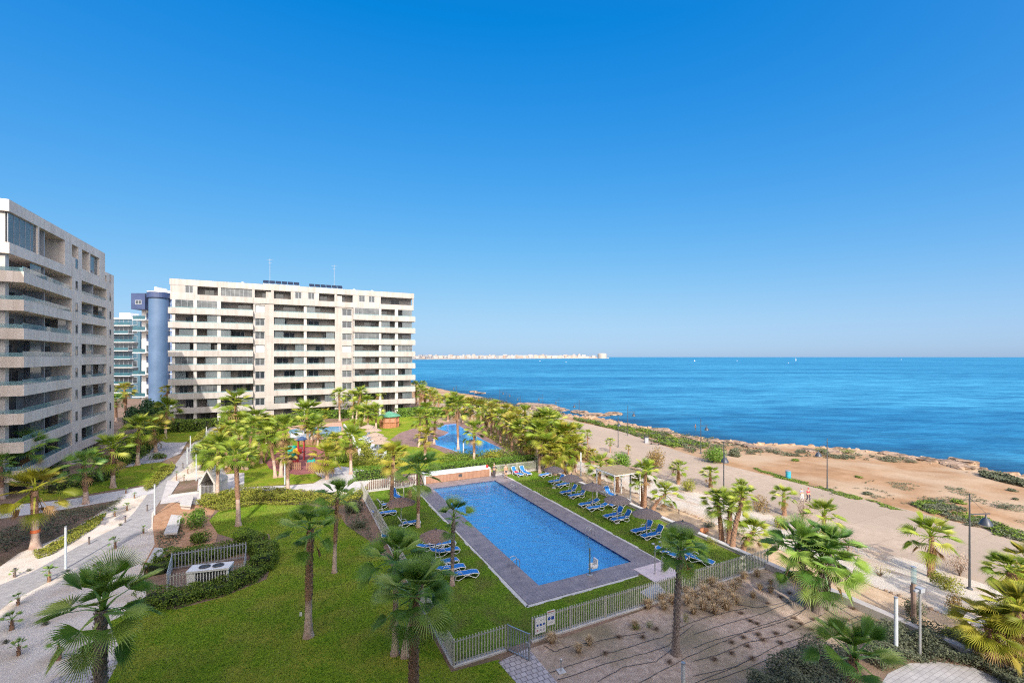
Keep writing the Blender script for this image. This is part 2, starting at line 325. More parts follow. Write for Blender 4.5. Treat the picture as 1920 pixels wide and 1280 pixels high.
# wet dark shallows along the shore are real rock shelves under the water line
# ---- garden sheets, given by their outline in the photograph, on the level garden
sheet('lawn', [(140,1800),(195,1282),(228,1225),(205,1165),(262,1138),(330,1142),(420,1118),(500,1085),(516,1035),(504,1000),(440,1010),(408,1000),(392,975),(410,958),(480,944),(560,946),(600,950),(628,955),(650,985),(690,1012),(735,1062),(790,1155),(846,1259),(935,1236),(1010,1330),(1180,1800)], 1, GRASS, 'broad green lawn in the foreground, half in shadow')
for k, (a, b_, c, d) in enumerate(((7.4,13.3,21.5,53.2),(13.3,25.0,21.5,24.55),(25.0,31.3,21.5,53.2))):
    sheet('lawn', [UV(a,c),UV(b_,c),UV(b_,d),UV(a,d)], 1, GRASS_POOL, ['green lawn strip left of the rectangular pool','narrow green lawn in front of the rectangular pool','green sunbathing lawn between rectangular pool and sea wall'][k], world=True)
import numpy as np
def turf(name, polys, dens, m, label, hgt=.055, wid=.05, seed=1):
    """short grass: single upright blades-in-tufts over the given world outlines"""
    rg = np.random.default_rng(seed); V_ = []
    for P in polys:
        P = np.array([(p[0], p[1]) for p in P]); lo, hi = P.min(0), P.max(0); n = int((hi-lo).prod()*dens); q = rg.uniform(lo, hi, (n,2)); ins = np.zeros(n, bool)
        for i in range(len(P)):
            a, b_ = P[i], P[i-1]; c = (a[1] > q[:,1]) != (b_[1] > q[:,1]); ins ^= c & (q[:,0] < (b_[0]-a[0])*(q[:,1]-a[1])/(b_[1]-a[1]+1e-12)+a[0])
        V_.append(q[ins])
    q = np.vstack(V_); n = len(q); an = rg.uniform(0, 6.283, n); w = wid*rg.uniform(.5,1.3,n); h = hgt*rg.uniform(.4,1.3,n)
    d = np.stack([np.cos(an)*w, np.sin(an)*w], 1)*.5; l = rg.normal(0, .03, (n,2)); v = np.zeros((n,3,3), np.float32)
    v[:,0,:2] = q-d; v[:,1,:2] = q+d; v[:,2,:2] = q+l; v[:,2,2] = h; v[:,:2,2] = .004
    me = bpy.data.meshes.new(name); me.vertices.add(n*3); me.vertices.foreach_set('co', v.ravel()); me.loops.add(n*3); me.loops.foreach_set('vertex_index', np.arange(n*3, dtype=np.int32)); me.polygons.add(n); me.polygons.foreach_set('loop_start', np.arange(0, n*3, 3, dtype=np.int32)); me.update(calc_edges=True); me.materials.append(m)
    o = obj(name, me); tag(o, label, 'grass', kind='stuff'); return o
BLADE = mat('grass_blade', (.08,.20,.012), (.18,.34,.025), rough=.8, scale=.9, island=[(.045,.15,.01),(.13,.31,.02),(.25,.40,.035),(.38,.42,.09)], c3=(.34,.31,.10), scale3=.45, spec=.2, trans=.2, ifac=.5)
turf('grass', [[G(*q) for q in [(130,1330),(228,1225),(205,1165),(262,1138),(330,1142),(420,1118),(500,1085),(516,1035),(504,1000),(440,1010),(408,1000),(392,975),(410,958),(480,944),(560,946),(600,950),(628,955),(650,985),(690,1012),(735,1062),(790,1155),(846,1259),(935,1236),(1000,1330)]]], 330, BLADE, 'short grass covering the broad near lawn')
turf('grass', [[UV(a,c),UV(b_,c),UV(b_,d),UV(a,d)] for (a,b_,c,d) in ((7.5,13.05,21.5,53.1),(13.05,25.2,21.5,24.4),(25.2,31.2,21.5,53.1))], 300, BLADE, 'short grass covering the pool lawn', seed=2)
sheet('dry_bed', [(992,1216),(1440,1064),(1660,1152),(1740,1200),(1600,1235),(1450,1300),(1330,1700),(1260,1800)], 1, BEDSOIL, 'bare pinkish planting bed with drip hoses', cat='planting bed')
sheet('gravel_bed', [(-500,1800),(-500,1100),(0,1062),(36,1036),(100,1012),(175,968),(245,925),(300,905),(320,880),(345,862),(372,862),(385,888),(370,900),(325,905),(290,940),(286,985),(290,1020),(268,1060),(276,1128),(262,1138),(205,1165),(228,1225),(195,1282),(140,1800)], 1, GRAVEL, 'white gravel bed with young palms in the near garden', cat='gravel')
sheet('gravel_bed', [(228,875),(262,848),(290,832),(300,827),(352,826),(338,850),(300,866),(285,872)], 1, mat('grey_gravel', (.36,.34,.35), (.5,.48,.48), rough=.95, scale=10, bump=.6, detail=8), 'pale grey gravel court near the left apartment block', cat='gravel')
PL = [(-80,1128),(60,1072),(150,1022),(225,985),(250,962),(270,935),(292,905),(305,887),(330,868),(345,848),(366,826),(385,808),(398,797)]
PR = [(416,797),(400,822),(382,842),(368,858),(345,880),(326,893),(316,904),(318,913),(300,940),(284,962),(284,988),(255,1006),(190,1040),(110,1080),(20,1128),(-60,1190)]
sheet('garden_path', PL+PR, 2, PAVER, 'grey paved path winding through the gravel garden', cat='path')
sheet('garden_path', [(-60,953),(60,943),(130,936),(210,922),(268,912),(292,905),(290,924),(215,938),(130,953),(0,972),(-60,980)], 3, mat('pale_path', (.5,.48,.48), (.56,.54,.54), rough=.9, scale=2), 'pale paved path crossing the left garden', cat='path')
sheet('garden_path', [(314,900),(330,902),(420,889),(458,886),(458,914),(400,932),(372,946),(330,941),(300,945)], 4, mat('pale_paving', (.48,.45,.44), (.56,.53,.51), rough=.9, scale=1.2), 'pale paved yard around the triangular vent shelter', cat='path')
sheet('garden_path', [(440,921),(458,913),(540,910),(588,906),(605,896),(590,885),(612,881),(640,874),(668,878),(700,884),(694,902),(672,922),(640,930),(610,922),(540,918),(470,922)], 3, MATS['pale_paving'], 'pale paved path between playground and pool', cat='path')
sheet('garden_path', [(934,1241),(990,1214),(1062,1300),(1215,1500),(1100,1500),(1000,1316)], 3, BRICKP, 'grey block path leading to the pool gate', cat='path')
sheet('garden_path', [(100,1272),(190,1240),(226,1234),(190,1300),(60,1600),(-200,1600)], 3, BRICKP, 'grey block path in the near left corner', cat='path')
sheet('terrace', [(1640,1300),(1665,1262),(1705,1243),(1760,1240),(1830,1252),(1930,1300),(2100,1420),(1800,1700),(1560,1700)], 3, PAVER, 'grey paved terrace at the bottom right corner')
sheet('lawn', [(20,950),(60,920),(150,908),(225,880),(262,870),(300,866),(318,870),(300,890),(275,908),(210,918),(120,934),(40,944)], 2, GRASS, 'dark green lawn beside the left apartment block')
sheet('lawn', [(310,829),(296,822),(306,808),(330,803),(385,800),(384,812),(372,822),(345,829)], 2, GRASS, 'bright lawn below the long hedge of the wide block')
sheet('lawn', [(395,891),(400,868),(440,852),(450,832),(520,822),(606,828),(600,845),(612,878),(588,886),(604,896),(588,905),(455,913),(457,885)], 1, GRASS, 'sunlit lawn with palms around the playground')
sheet('lawn', [(612,800),(660,785),(760,779),(806,786),(812,800),(770,828),(850,850),(905,858),(1010,868),(1004,876),(930,884),(795,886),(700,892),(668,880),(640,874),(614,878),(604,846),(608,828)], 1, GRASS, 'sunlit lawn around the lagoon pool')
sheet('lawn', [(395,800),(430,795),(540,790),(640,792),(612,800),(606,828),(520,822),(450,832),(430,830),(410,820)], 1, GRASS, 'lawn strip in front of the wide apartment block')
sheet('flower_bed', [(286,985),(290,965),(322,940),(352,948),(372,946),(404,955),(392,975),(408,1000),(404,1018),(330,1030),(300,1060),(276,1075),(268,1060),(290,1020)], 2, mat('orange_soil', (.36,.19,.10), (.46,.27,.16), rough=.95, scale=2.2, bump=.8, detail=8), 'orange soil bed around the white concrete benches', cat='flower bed')
sheet('playground_floor', [(498,866),(520,848),(530,836),(606,838),(616,858),(612,884),(560,890),(530,886),(505,878)], 2, mat('rubber_floor', (.24,.075,.07), (.3,.11,.10), rough=.9, scale=1), 'dark red rubber floor of the playground', cat='floor')
# promenade
PROMP = []
vv = [-85+6*k for k in range(50)]
sheet('promenade', [UV(50.3 + (2.4*smooth(50,70,v) if v > 50 else 0), v) for v in vv] + [UV(66.4 + (7.0*smooth(52,92,v) if v > 52 else 0), v) for v in reversed(vv)], 5, PROM, 'wide pale concrete promenade along the sea', world=True, z=-2.99)
sheet('sand_path', [UV(31.75, v) for v in (-60,56)] + [UV(37.2, v) for v in (56,-60)], 2, PATHSAND, 'narrow sandy footpath below the garden wall', world=True, z=-.99)
# gravel slope between sandy path and promenade
mb = MB(); uu = [37.25, 37.45]+[38.4+1.3*k for k in range(9)]+[50.3]; vv2 = [-60+2.0*k for k in range(61)]
for v in vv2:
    for u in uu:
        p = UV(u, v); mb.v.append((p.x, p.y, hz(u, v)+.03))
k = len(uu)
for j in range(len(vv2)-1):
    for i in range(k-1): mb.f.append((j*k+i, j*k+i+1, (j+1)*k+i+1, (j+1)*k+i)); mb.m.append(0)
o = mb.build('gravel_slope', mat('slope_gravel', (.48,.42,.34), (.62,.55,.46), rough=.95, scale=14, bump=1, bscale=24, c3=(.48,.36,.25), scale3=.3, detail=9)); tag(o, 'white gravel slope between footpath and promenade', 'gravel', kind='structure')
# ---- pool basin, deck, water
TILE = mat('pool_tile', (.06,.42,.80), (.09,.50,.86), rough=.4, scale=1.5); add_bricks(TILE, .5, .5, (.8,.85,.9), .02, offset=0)
TILEN = mat('pool_tile_edge', (.012,.06,.28), (.02,.09,.36), rough=.3, scale=4)
def water_mat(name, tint, bs=3.5):
    m = bpy.data.materials.new(name); m.use_nodes = True; nt = m.node_tree; N = nt.nodes; L = nt.links; N.remove(N['Principled BSDF'])
    tr = N.new('ShaderNodeBsdfTransparent'); tr.inputs['Color'].default_value = tint+(1,)
    gl = N.new('ShaderNodeBsdfGlossy'); gl.inputs['Roughness'].default_value = .06
    df = N.new('ShaderNodeBsdfDiffuse'); df.inputs['Color'].default_value = (.16,.54,.92,1)
    fr = N.new('ShaderNodeFresnel'); fr.inputs['IOR'].default_value = 1.33
    geo = N.new('ShaderNodeNewGeometry')
    n = N.new('ShaderNodeTexNoise'); n.inputs['Scale'].default_value = bs; n.inputs['Detail'].default_value = 3; n.inputs['Distortion'].default_value = .8
    mp = N.new('ShaderNodeMapping'); mp.inputs['Scale'].default_value = (.55, 1.0, 1); mp.inputs['Rotation'].default_value = (0,0,R(-10)); L.new(geo.outputs['Position'], mp.inputs[0]); L.new(mp.outputs[0], n.inputs['Vector'])
    bp = N.new('ShaderNodeBump'); bp.inputs['Strength'].default_value = 1.0; bp.inputs['Distance'].default_value = .09; L.new(n.outputs['Fac'], bp.inputs['Height'])
    for s_ in (gl, fr): L.new(bp.outputs[0], s_.inputs['Normal'])
    L.new(bp.outputs[0], df.inputs['Normal'])
    ms0 = N.new('ShaderNodeMixShader'); ms0.inputs['Fac'].default_value = .3; L.new(tr.outputs[0], ms0.inputs[1]); L.new(df.outputs[0], ms0.inputs[2])
    ms = N.new('ShaderNodeMixShader'); L.new(fr.outputs[0], ms.inputs['Fac']); L.new(ms0.outputs[0], ms.inputs[1]); L.new(gl.outputs[0], ms.inputs[2]); L.new(ms.outputs[0], N['Material Output'].inputs['Surface'])
    return m
WATER = water_mat('pool_water', (.74,.93,1.0), 1.7)
mb = MB(); D = 1.5
mb.quad([(P0,Q0,-D),(P1,Q0,-D),(P1,Q1,-D),(P0,Q1,-D)])
for a, b_ in (((P0,Q0),(P1,Q0)),((P1,Q0),(P1,Q1)),((P1,Q1),(P0,Q1)),((P0,Q1),(P0,Q0))):
    mb.quad([(a[0],a[1],-D),(b_[0],b_[1],-D),(b_[0],b_[1],-.35),(a[0],a[1],-.35)], 0); mb.quad([(a[0],a[1],-.35),(b_[0],b_[1],-.35),(b_[0],b_[1],.03),(a[0],a[1],.03)], 1)
o = mb.build('pool_basin', [TILE, TILEN], rz=TH); tag(o, 'blue tiled rectangular swimming pool basin', 'pool', kind='structure')
mb = MB(); mb.quad([(P0,Q0,-.10),(P1,Q0,-.10),(P1,Q1,-.10),(P0,Q1,-.10)]); o = mb.build('pool_water', WATER, rz=TH); tag(o, 'rippling blue water of the rectangular pool', 'water', kind='structure')
mb = MB()
for (a, b_, c, d) in ((13.3,P0,24.65,53.4),(P1,25.0,24.65,53.4),(P0,P1,24.65,Q0),(P0,P1,Q1,53.4)): mb.box((a,c,-.2),(b_,d,.035))
o = mb.build('pool_deck', DECK, rz=TH); tag(o, 'purple grey composite deck round the rectangular pool', 'deck', kind='structure')
mb = MB()
random.seed(5)
for (a, b_, c, d, ax) in ((13.1,13.28,24.5,53.3,1),(25.02,25.2,25.3,53.3,1),(13.1,22.0,24.45,24.63,0)):
    t = c if ax else a
    while t < (d if ax else b_):
        l = random.uniform(.5,1.6); w = random.uniform(-.06,.10)
        if ax: mb.box((a-(w if a < 20 else 0), t, -.1),(b_+(w if a > 20 else 0), min(t+l,d), .016))
        else: mb.box((t, c-w, -.1),(min(t+l,b_), d, .016))
        t += l
o = mb.build('deck_edging', CONC, rz=TH); tag(o, 'rough pale concrete edging round the pool deck', 'edging', kind='structure')
mb = MB(); mb.box((22.3,23.2,-.1),(24.9,25.4,.05)); o = mb.build('shower_platform', mat('shower_slab', (.55,.45,.45), (.63,.53,.52), rough=.7, scale=1.5), rz=TH); tag(o, 'pinkish shower platform at the pool corner', 'platform', kind='structure')
# lagoon pool and its brown deck
LAG = [(821,804),(837,797),(856,796),(879,810),(904,824),(939,840),(917,849),(897,853),(870,850),(848,842),(819,833),(813,823),(835,816),(843,811),(835,808)]
sheet('lagoon_pool_deck', [(732,824),(748,812),(775,803),(808,800),(828,792),(862,790),(905,815),(948,841),(920,853),(870,858),(835,850),(812,838),(790,838),(755,836)], 3, mat('brown_deck', (.20,.12,.105), (.28,.18,.155), rough=.8, scale=1), 'brown deck round the lagoon pool', cat='deck')
sheet('lagoon_pool_rim', [(960+(x-877)*1.04-83, 822+(y-822)*1.06) for x, y in LAG], 4, mat('lagoon_rim', (.14,.30,.66), (.2,.38,.72), rough=.5, scale=1), 'pale blue rim of the lagoon pool', cat='rim')
LAGW = mat('lagoon_water', (.01,.26,.62), (.03,.36,.72), rough=.12, scale=.35, bump=.5, bscale=3, c3=(.006,.17,.5), scale3=.12, spec=.5)
sheet('lagoon_pool', LAG, 5, LAGW, 'turquoise lagoon pool with a deck tongue', cat='pool')
sheet('lagoon_pool_deck', [(536,800),(560,797),(640,791),(646,812),(640,822),(540,826)], 3, mat('kid_deck', (.45,.27,.2), (.5,.33,.25), rough=.8, scale=1), 'reddish deck round the small far pool', cat='deck')
sheet('paddling_pool', [(541,806),(560,803),(612,800),(640,799),(640,816),(610,818),(545,822)], 4, mat('paddling_water', (.08,.27,.48), (.12,.34,.54), rough=.15, scale=.4), 'small far pool with blue water', cat='pool')
sheet('pool_cover', [(545,812),(572,810),(572,817),(545,821)], 5, WHITE, 'white cover lying over the small far pool', cat='cover', kind='thing')
# ---- sky, sun, camera
EL = R(34); az = Vector((.1789,-.9834,0)).normalized(); sd = Vector((az.x*math.cos(EL), az.y*math.cos(EL), math.sin(EL)))
W = bpy.data.worlds.new('World'); S.world = W; W.use_nodes = True; nt = W.node_tree; N = nt.nodes; L = nt.links; bg = N['Background']
sky = N.new('ShaderNodeTexSky'); sky.sky_type = 'NISHITA'; sky.sun_disc = False; sky.sun_elevation = EL; sky.sun_rotation = math.atan2(az.x, az.y); sky.altitude = 0; sky.air_density = 1.0; sky.dust_density = .6; sky.ozone_density = 3.5
hs = N.new('ShaderNodeHueSaturation'); hs.inputs['Saturation'].default_value = 1.25; hs.inputs['Hue'].default_value = .492
L.new(sky.outputs[0], hs.inputs['Color'])
# soft shoulder per channel (the photograph's tone response), then an added broad warm glow round the sun, out of view, lifting the shade
def MN(op, a, b=None):
    n = N.new('ShaderNodeMath'); n.operation = op
    for i, q in enumerate((a, b)):
        if q is None: continue
        if hasattr(q, 'default_value') and not isinstance(q, (int, float)): L.new(q, n.inputs[i])
        else: n.inputs[i].default_value = q
    return n.outputs[0]
sp = N.new('ShaderNodeSeparateColor'); L.new(hs.outputs[0], sp.inputs[0]); cb = N.new('ShaderNodeCombineColor')
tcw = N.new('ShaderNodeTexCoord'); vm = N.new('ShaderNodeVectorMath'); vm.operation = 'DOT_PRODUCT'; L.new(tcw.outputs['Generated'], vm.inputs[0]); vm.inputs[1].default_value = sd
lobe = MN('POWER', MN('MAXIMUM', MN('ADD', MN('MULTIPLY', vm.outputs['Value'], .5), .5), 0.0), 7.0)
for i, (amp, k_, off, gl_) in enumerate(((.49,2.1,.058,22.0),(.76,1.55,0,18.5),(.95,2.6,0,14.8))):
    x = MN('MAXIMUM', MN('SUBTRACT', MN('MULTIPLY', sp.outputs[i], .191), off), 0.0)
    y = MN('MULTIPLY', MN('SUBTRACT', 1.0, MN('EXPONENT', MN('MULTIPLY', x, -k_))), amp*4.40)
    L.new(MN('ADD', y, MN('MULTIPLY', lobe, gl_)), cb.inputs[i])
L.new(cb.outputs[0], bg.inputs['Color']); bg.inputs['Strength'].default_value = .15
sl = bpy.data.lights.new('sun', 'SUN'); sl.energy = 3.3; sl.angle = R(.5); sl.color = (1.0,.925,.82); so = bpy.data.objects.new('sun', sl); COL.objects.link(so); so.rotation_euler = sd.to_track_quat('Z','Y').to_euler()
cam = bpy.data.cameras.new('camera'); co = bpy.data.objects.new('camera', cam); COL.objects.link(co); S.camera = co
co.location = (0,0,CH); co.rotation_euler = (R(90),0,0); cam.sensor_width = 36; cam.lens = F/1920*36; cam.shift_y = (HZ-640)/1920; cam.clip_end = 90000; cam.clip_start = .1
S.view_settings.view_transform = 'Standard'; S.view_settings.look = 'None'; S.view_settings.exposure = .6; S.view_settings.gamma = 1
S.cycles.use_denoising = False; S.cycles.filter_width = 1.15; S.cycles.max_bounces = 5; S.cycles.sample_clamp_indirect = 4; W.cycles.sampling_method = 'MANUAL'; W.cycles.sample_map_resolution = 2048; S.cycles.transparent_max_bounces = 12
# ================================================================ buildings
def frame_win(parent, x0, x1, z0, z1, y, glass, name='window', panes=2, dp=.07, axis='x', fw=.07, fm=None):
    """window: a frame mesh and its pane as a child; lies in the plane y (or x if axis is 'y')"""
    f = MB(); g = MB()
    def bx(mb, a0, a1, b0, b1, d0, d1):
        if axis == 'x': mb.box((a0, d0, b0), (a1, d1, b1))
        else: mb.box((d0, a0, b0), (d1, a1, b1))
    bx(f, x0, x1, z0, z0+fw, y-dp, y); bx(f, x0, x1, z1-fw, z1, y-dp, y); bx(f, x0, x0+fw, z0+fw, z1-fw, y-dp, y); bx(f, x1-fw, x1, z0+fw, z1-fw, y-dp, y)
    for k in range(1, panes):
        c = x0+(x1-x0)*k/panes; bx(f, c-fw/2, c+fw/2, z0+fw, z1-fw, y-dp, y)
    bx(g, x0+fw, x1-fw, z0+fw, z1-fw, y-dp*.55, y-dp*.35)
    fo = f.build(name, fm or GREY, parent); g.build('pane', glass, fo); return fo
def middle_block():
    V = 121.8; U0 = -23.0
    b = thing('apartment_building', 'wide cream ten storey apartment block with long balcony bands facing the pools', 'building', UV(U0, V), TH)
    X = lambda px: ua(px, V) - U0
    zx = lambda z: X(300+z/3.84)
    Wd = X(775); T = 32.4; DPT = 14.0; BK = 2.3
    pz = 3.12; bot = lambda k: 2.9+pz*k; top = lambda k: 4.2+pz*k
    A0, A1 = 0.0, zx(672); B0, B1 = zx(762), zx(820); C1 = zx(1260); D1 = zx(1310); E1 = zx(1388)
    mb = MB()   # recessed wall behind the loggias and the side walls
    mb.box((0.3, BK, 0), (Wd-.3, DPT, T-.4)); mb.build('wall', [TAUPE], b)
    mb = MB(); mb.box((-.002, DPT, 0), (Wd, DPT+.3, T-.3)); mb.box((0, BK+.2, 0), (.298, DPT, T-.4)); mb.box((Wd-.298, BK+.2, 0), (Wd, DPT, T-.4)); mb.build('outer_wall', CREAM, b)
    # flush facade strips with window columns
    mb = MB()
    for (a, c) in ((B0, B1), (C1, D1)): mb.box((a, 0, 2.9), (c, BK-.01, bot(9)-.3))
    for (a, c) in ((A1, B0), (D1, E1)):
        for k in range(0, 9): mb.box((a, 0.003, bot(k)), (c, BK-.02, bot(k)+1.0))
        for k in range(0, 8): mb.box((a, .006, bot(k)+2.75), (c, BK-.02, bot(k+1)-.002)); 
        for k in range(0, 8): mb.box((a, BK-1.2, bot(k)+1.0), (c, BK-.03, bot(k)+2.75))
    for (a, c) in ((A1, A1+.35), (B0-.22, B0), (D1, D1+.05), (E1-.25, E1)):
        for k in range(8): mb.box((a, .009, bot(k)+1.0), (c, BK-1.2, bot(k)+2.75))
    mb.box((A1,.5,0),(B1,BK,2.9)); mb.box((C1,.5,0),(E1,BK,2.9))
    mb.build('facade_wall', CREAM, b)
    for (a, c) in ((A1+.35, B0-.22), (D1+.05, E1-.25)):
        for k in range(8):
            random.seed(k*7+int(a)); frame_win(b, a+.02, c-.02, bot(k)+1.02, bot(k)+2.73, .35, random.choice([GLASSM, GLASSM, GLASSD, WHITE]), 'window', 2, fw=.12)
    # roof fascia and top storey wall with openings
    mb = MB(); mb.box((-.15, -.25, T-1.35), (Wd+.15, DPT+.35, T-.25)); mb.box((-.15,-.25,T-.25),(Wd+.15,.1,T)); mb.box((-.15,.1,T-.25),(.2,DPT+.35,T)); mb.box((Wd-.2,.1,T-.25),(Wd+.15,DPT+.35,T))
    mb.build('roof', CREAM, b)
    zt0, zt1 = top(8)+.0, T-1.35
    holes = [(183,240,'w'),(270,418,'l'),(440,665,'g'),(682,800,'l'),(820,942,'l'),(972,1020,'w'),(1066,1112,'w'),(1145,1257,'l'),(1272,1388,'l'),(1432,1475,'w'),(1502,1545,'w'),(1588,1816,'l')]
    x = -.0
    def tw(*q):
        m_ = MB(); m_.box(*q); m_.build('top_floor_wall', CREAM, b)
    for (p, q, k) in holes:
        a, c = zx(p), zx(q); tw((x, -.2, zt0), (a, .15, zt1))
        if k == 'w': tw((a, -.2, zt0), (c, .15, zt0+.25))
        x = c
    tw((x, -.2, zt0), (Wd, .15, zt1))
    for (p, q, k) in holes:
        a, c = zx(p), zx(q)
        if k == 'w': frame_win(b, a, c, zt0+.25, zt1, -.05, GLASSD, 'window', 2, fw=.1)
        elif k == 'g': frame_win(b, a, c, zt0, zt1, .1, GLASSM, 'glass_screen', 7, fw=.06)
    # balcony bands: upstand with a thin slab running back to the wall
    for k in range(9):
        for (a, c, y) in ((-.25, A1, -1.15), (B1, C1, -.05), (E1, Wd+.3, -1.0)):
            if k == 8 and y == -1.15: a, c = 0, A1; y = -.3
            if k == 8 and a != 0: y = -.21; c = min(c, Wd)
            mb = MB(); mb.box((a, y, bot(k)), (c, y+.18, top(k))); mb.box((a, y+.18, bot(k)), (c, BK-.012, bot(k)+.3)); mb.box((a, y+.181, bot(k)+.3), (a+.16, BK-.012, top(k)-.02)); mb.box((c-.16, y+.181, bot(k)+.3), (c, BK-.012, top(k)-.02))
            mb.build('balcony_band', CREAM, b)
    for (a, c) in ((A1-.002, B1), (C1, E1)): mb = MB(); mb.box((a,-.22,bot(8)),(c,.1,top(8)+.01)); mb.build('facade_panel', CREAM, b)
    # piers in the loggias
    for (p, q, s) in ((92,114,0),(246,268,0),(416,440,0),(1036,1056,1),(1392,1398,2),(1575,1590,2),(1690,1710,2)):
        mb = MB(); y = {0:-.75,1:.25,2:-.6}[s]
        mb.box((zx(p), y, 0), (zx(q), y+1.0, bot(8)))
        mb.build('pier', CONC, b)
    for px_ in (416,664,806,942,1256,1270,1388): mb = MB(); mb.box((zx(px_), .2, zt0), (zx(px_)+.25, BK-.01, zt1)); mb.build('partition_wall', GREY, b)
    for px_ in (418,1037,1580): mb = MB(); mb.box((zx(px_)+.15, .4, 0), (zx(px_)+.35, BK-.015, bot(8)-.001)); mb.build('partition_wall', GREY, b)
    # glazed doors, shutters and privacy screens bay by bay
    rnd = random.Random(11)
    bays = [(114,246,-.7),(268,416,-.7),(440,668,-.7),(824,1036,.4),(1056,1256,.4),(1398,1575,-.5),(1590,1690,-.5),(1710,1812,-.5)]
    for k in range(10):
        z0 = .02 if k == 0 else bot(k-1)+.3; z1 = bot(k)-.02 if k < 9 else zt1-.03
        for (p, q, yf) in (bays if k < 9 else [(275,414,0),(684,796,0),(824,938,0),(1148,1253,0),(1275,1385,0),(1592,1812,0)]):
            a, c = zx(p), zx(q); w = c-a
            dw = min(w*.5, rnd.uniform(2.0, 3.0)); dx = a + (w-dw)*rnd.choice([.12,.5,.85])
            g = rnd.choice([GLASSD, GLASSD, GLASSD, SHUT, GLASSM])
            frame_win(b, dx, dx+dw, z0, z0+2.45, BK-.02, g, 'sliding_door', rnd.choice([2,2,3]), fw=.06)
            if rnd.random() < .5 and w > 5:
                d2 = 1.2; x2 = a+.4 if dx > a+w*.45 else c-1.7
                frame_win(b, x2, x2+d2, z0, z0+2.45, BK-.02, rnd.choice([SHUT, GLASSD]), 'bedroom_window', 1, fw=.06)
            if k < 9 and k > 0:
                r_ = rnd.random()
                if r_ < .62:
                    sw = min(w*.9, rnd.choice([1.9, 2.2, 2.6])); sx = a+.02 if rnd.random() < .5 else c-sw-.02
                    s = MB(); s.box((sx, yf, top(k-1)-.0), (sx+sw, yf+.03, z1-.05)); s.build('glass_screen', GLASSL, b)
                elif r_ < .72:
                    frame_win(b, a, c, top(k-1), z1, yf, GLASSM, 'glazed_screen', max(3, int(w/.9)), fw=.04)
                elif r_ < .9:
                    s = MB(); cx = rnd.uniform(a+.8, c-.8)
                    for dx_ in (-.6, .5): s.box((cx+dx_-.25, .0, z0), (cx+dx_+.25, .5, z0+.45)); s.box((cx+dx_-.25, .45, z0+.45), (cx+dx_+.25, .5, z0+.95))
                    s.box((cx-.3, .6, z0+.68), (cx+.4, 1.3, z0+.73)); s.box((cx, .9, z0), (cx+.08, .98, z0+.68)); s.build('terrace_furniture', WHITE, b)
    # glass rail line over the left and right bands
    for (a, c, y) in ((.05, A1-.1, -1.08),(E1+.1, Wd+.15, -.93),(B1+.1, C1-.1, .02)):
        for k in range(1, 9):
            if k == 8: continue
            s = MB(); s.box((a, y, top(k)), (c, y+.02, top(k)+.22)); s.build('glass_rail', RAILG, b)
    for k in range(8):
        s = MB(); s.box((Wd-2.6, .05, 0), (Wd-.4, .1, .01)) if False else None
    # rooftop plant
    mb = MB(); mb.box((zx(735), 5, T-.25), (zx(1010), 10, T+.9)); mb.box((zx(1090),5,T-.25),(zx(1320),10,T+.7)); mb.build('roof_housing', CREAM, b)
    for (p, q, n, zz) in ((738,1008,6,T+.7),(1078,1325,6,T+.55)):
        for i in range(n):
            a = zx(p)+(zx(q)-zx(p))*i/n; c = a+(zx(q)-zx(p))/n*.9
            t = thing('solar_panel', 'dark tilted solar panel on the roof of the wide apartment block, {ord} from the left', 'solar panel', UV(U0+a, V+2.2, zz), TH, 'solar panels on the wide block')
            s = MB(); s.quad([(0,0,0),(c-a,0,0),(c-a,1.2,.8),(0,1.2,.8)]); s.quad([(0,.04,-.04),(0,1.24,.76),(c-a,1.24,.76),(c-a,.04,-.04)]); s.build('panel', SOLAR, t)
            s = MB(); s.box((.05,1.1,-1.0),(.12,1.17,.7)); s.box((c-a-.12,1.1,-1.0),(c-a-.05,1.17,.7)); s.box((.05,.1,-1.0),(.12,.17,.02)); s.box((c-a-.12,.1,-1.0),(c-a-.05,.17,.02)); s.build('support', METAL, t)
    for i, (px_, h) in enumerate(((785,7.6),(1270,7.4))):
        t = thing('antenna_mast', ['thin lattice antenna mast at the left of the roof of the wide block','thin antenna mast at the right of the roof of the wide block'][i], 'antenna', UV(U0+zx(px_), V+6, T-.3), TH, 'roof antennas')
        s = MB(); s.tube([(0,0,0),(0,0,h)], .045, 6); s.build('mast', GREY, t)
        s = MB(); s.box((-.7,-.02,h-.3),(.7,.02,h-.26)); s.box((-.4,-.02,h-1.1),(.35,.02,h-1.06))
        for q in (-.6,-.3,0,.3,.6): s.box((q-.012,-.25,h-.29),(q+.012,.25,h-.265))
        s.build('aerial', GREY, t)
        s = MB(); s.lathe([(.02,.35),(.25,.38),(.42,.5),(.5,.68)], 12, c=(.35,-.2)); s.build('dish', WHITE, t)
    for px_ in (585, 1412, 1545, 1120):
        s = MB(); s.lathe([(.25,0),(.25,.7),(.4,.72),(.3,1.0),(.02,1.05)], 10); o = s.build('roof_vent', WHITE, loc=UV(U0+zx(px_), V+4, T-.26)); tag(o, 'small white vent cap on the roof of the wide block, {ord} from the left', 'vent', 'roof vents')
middle_block()
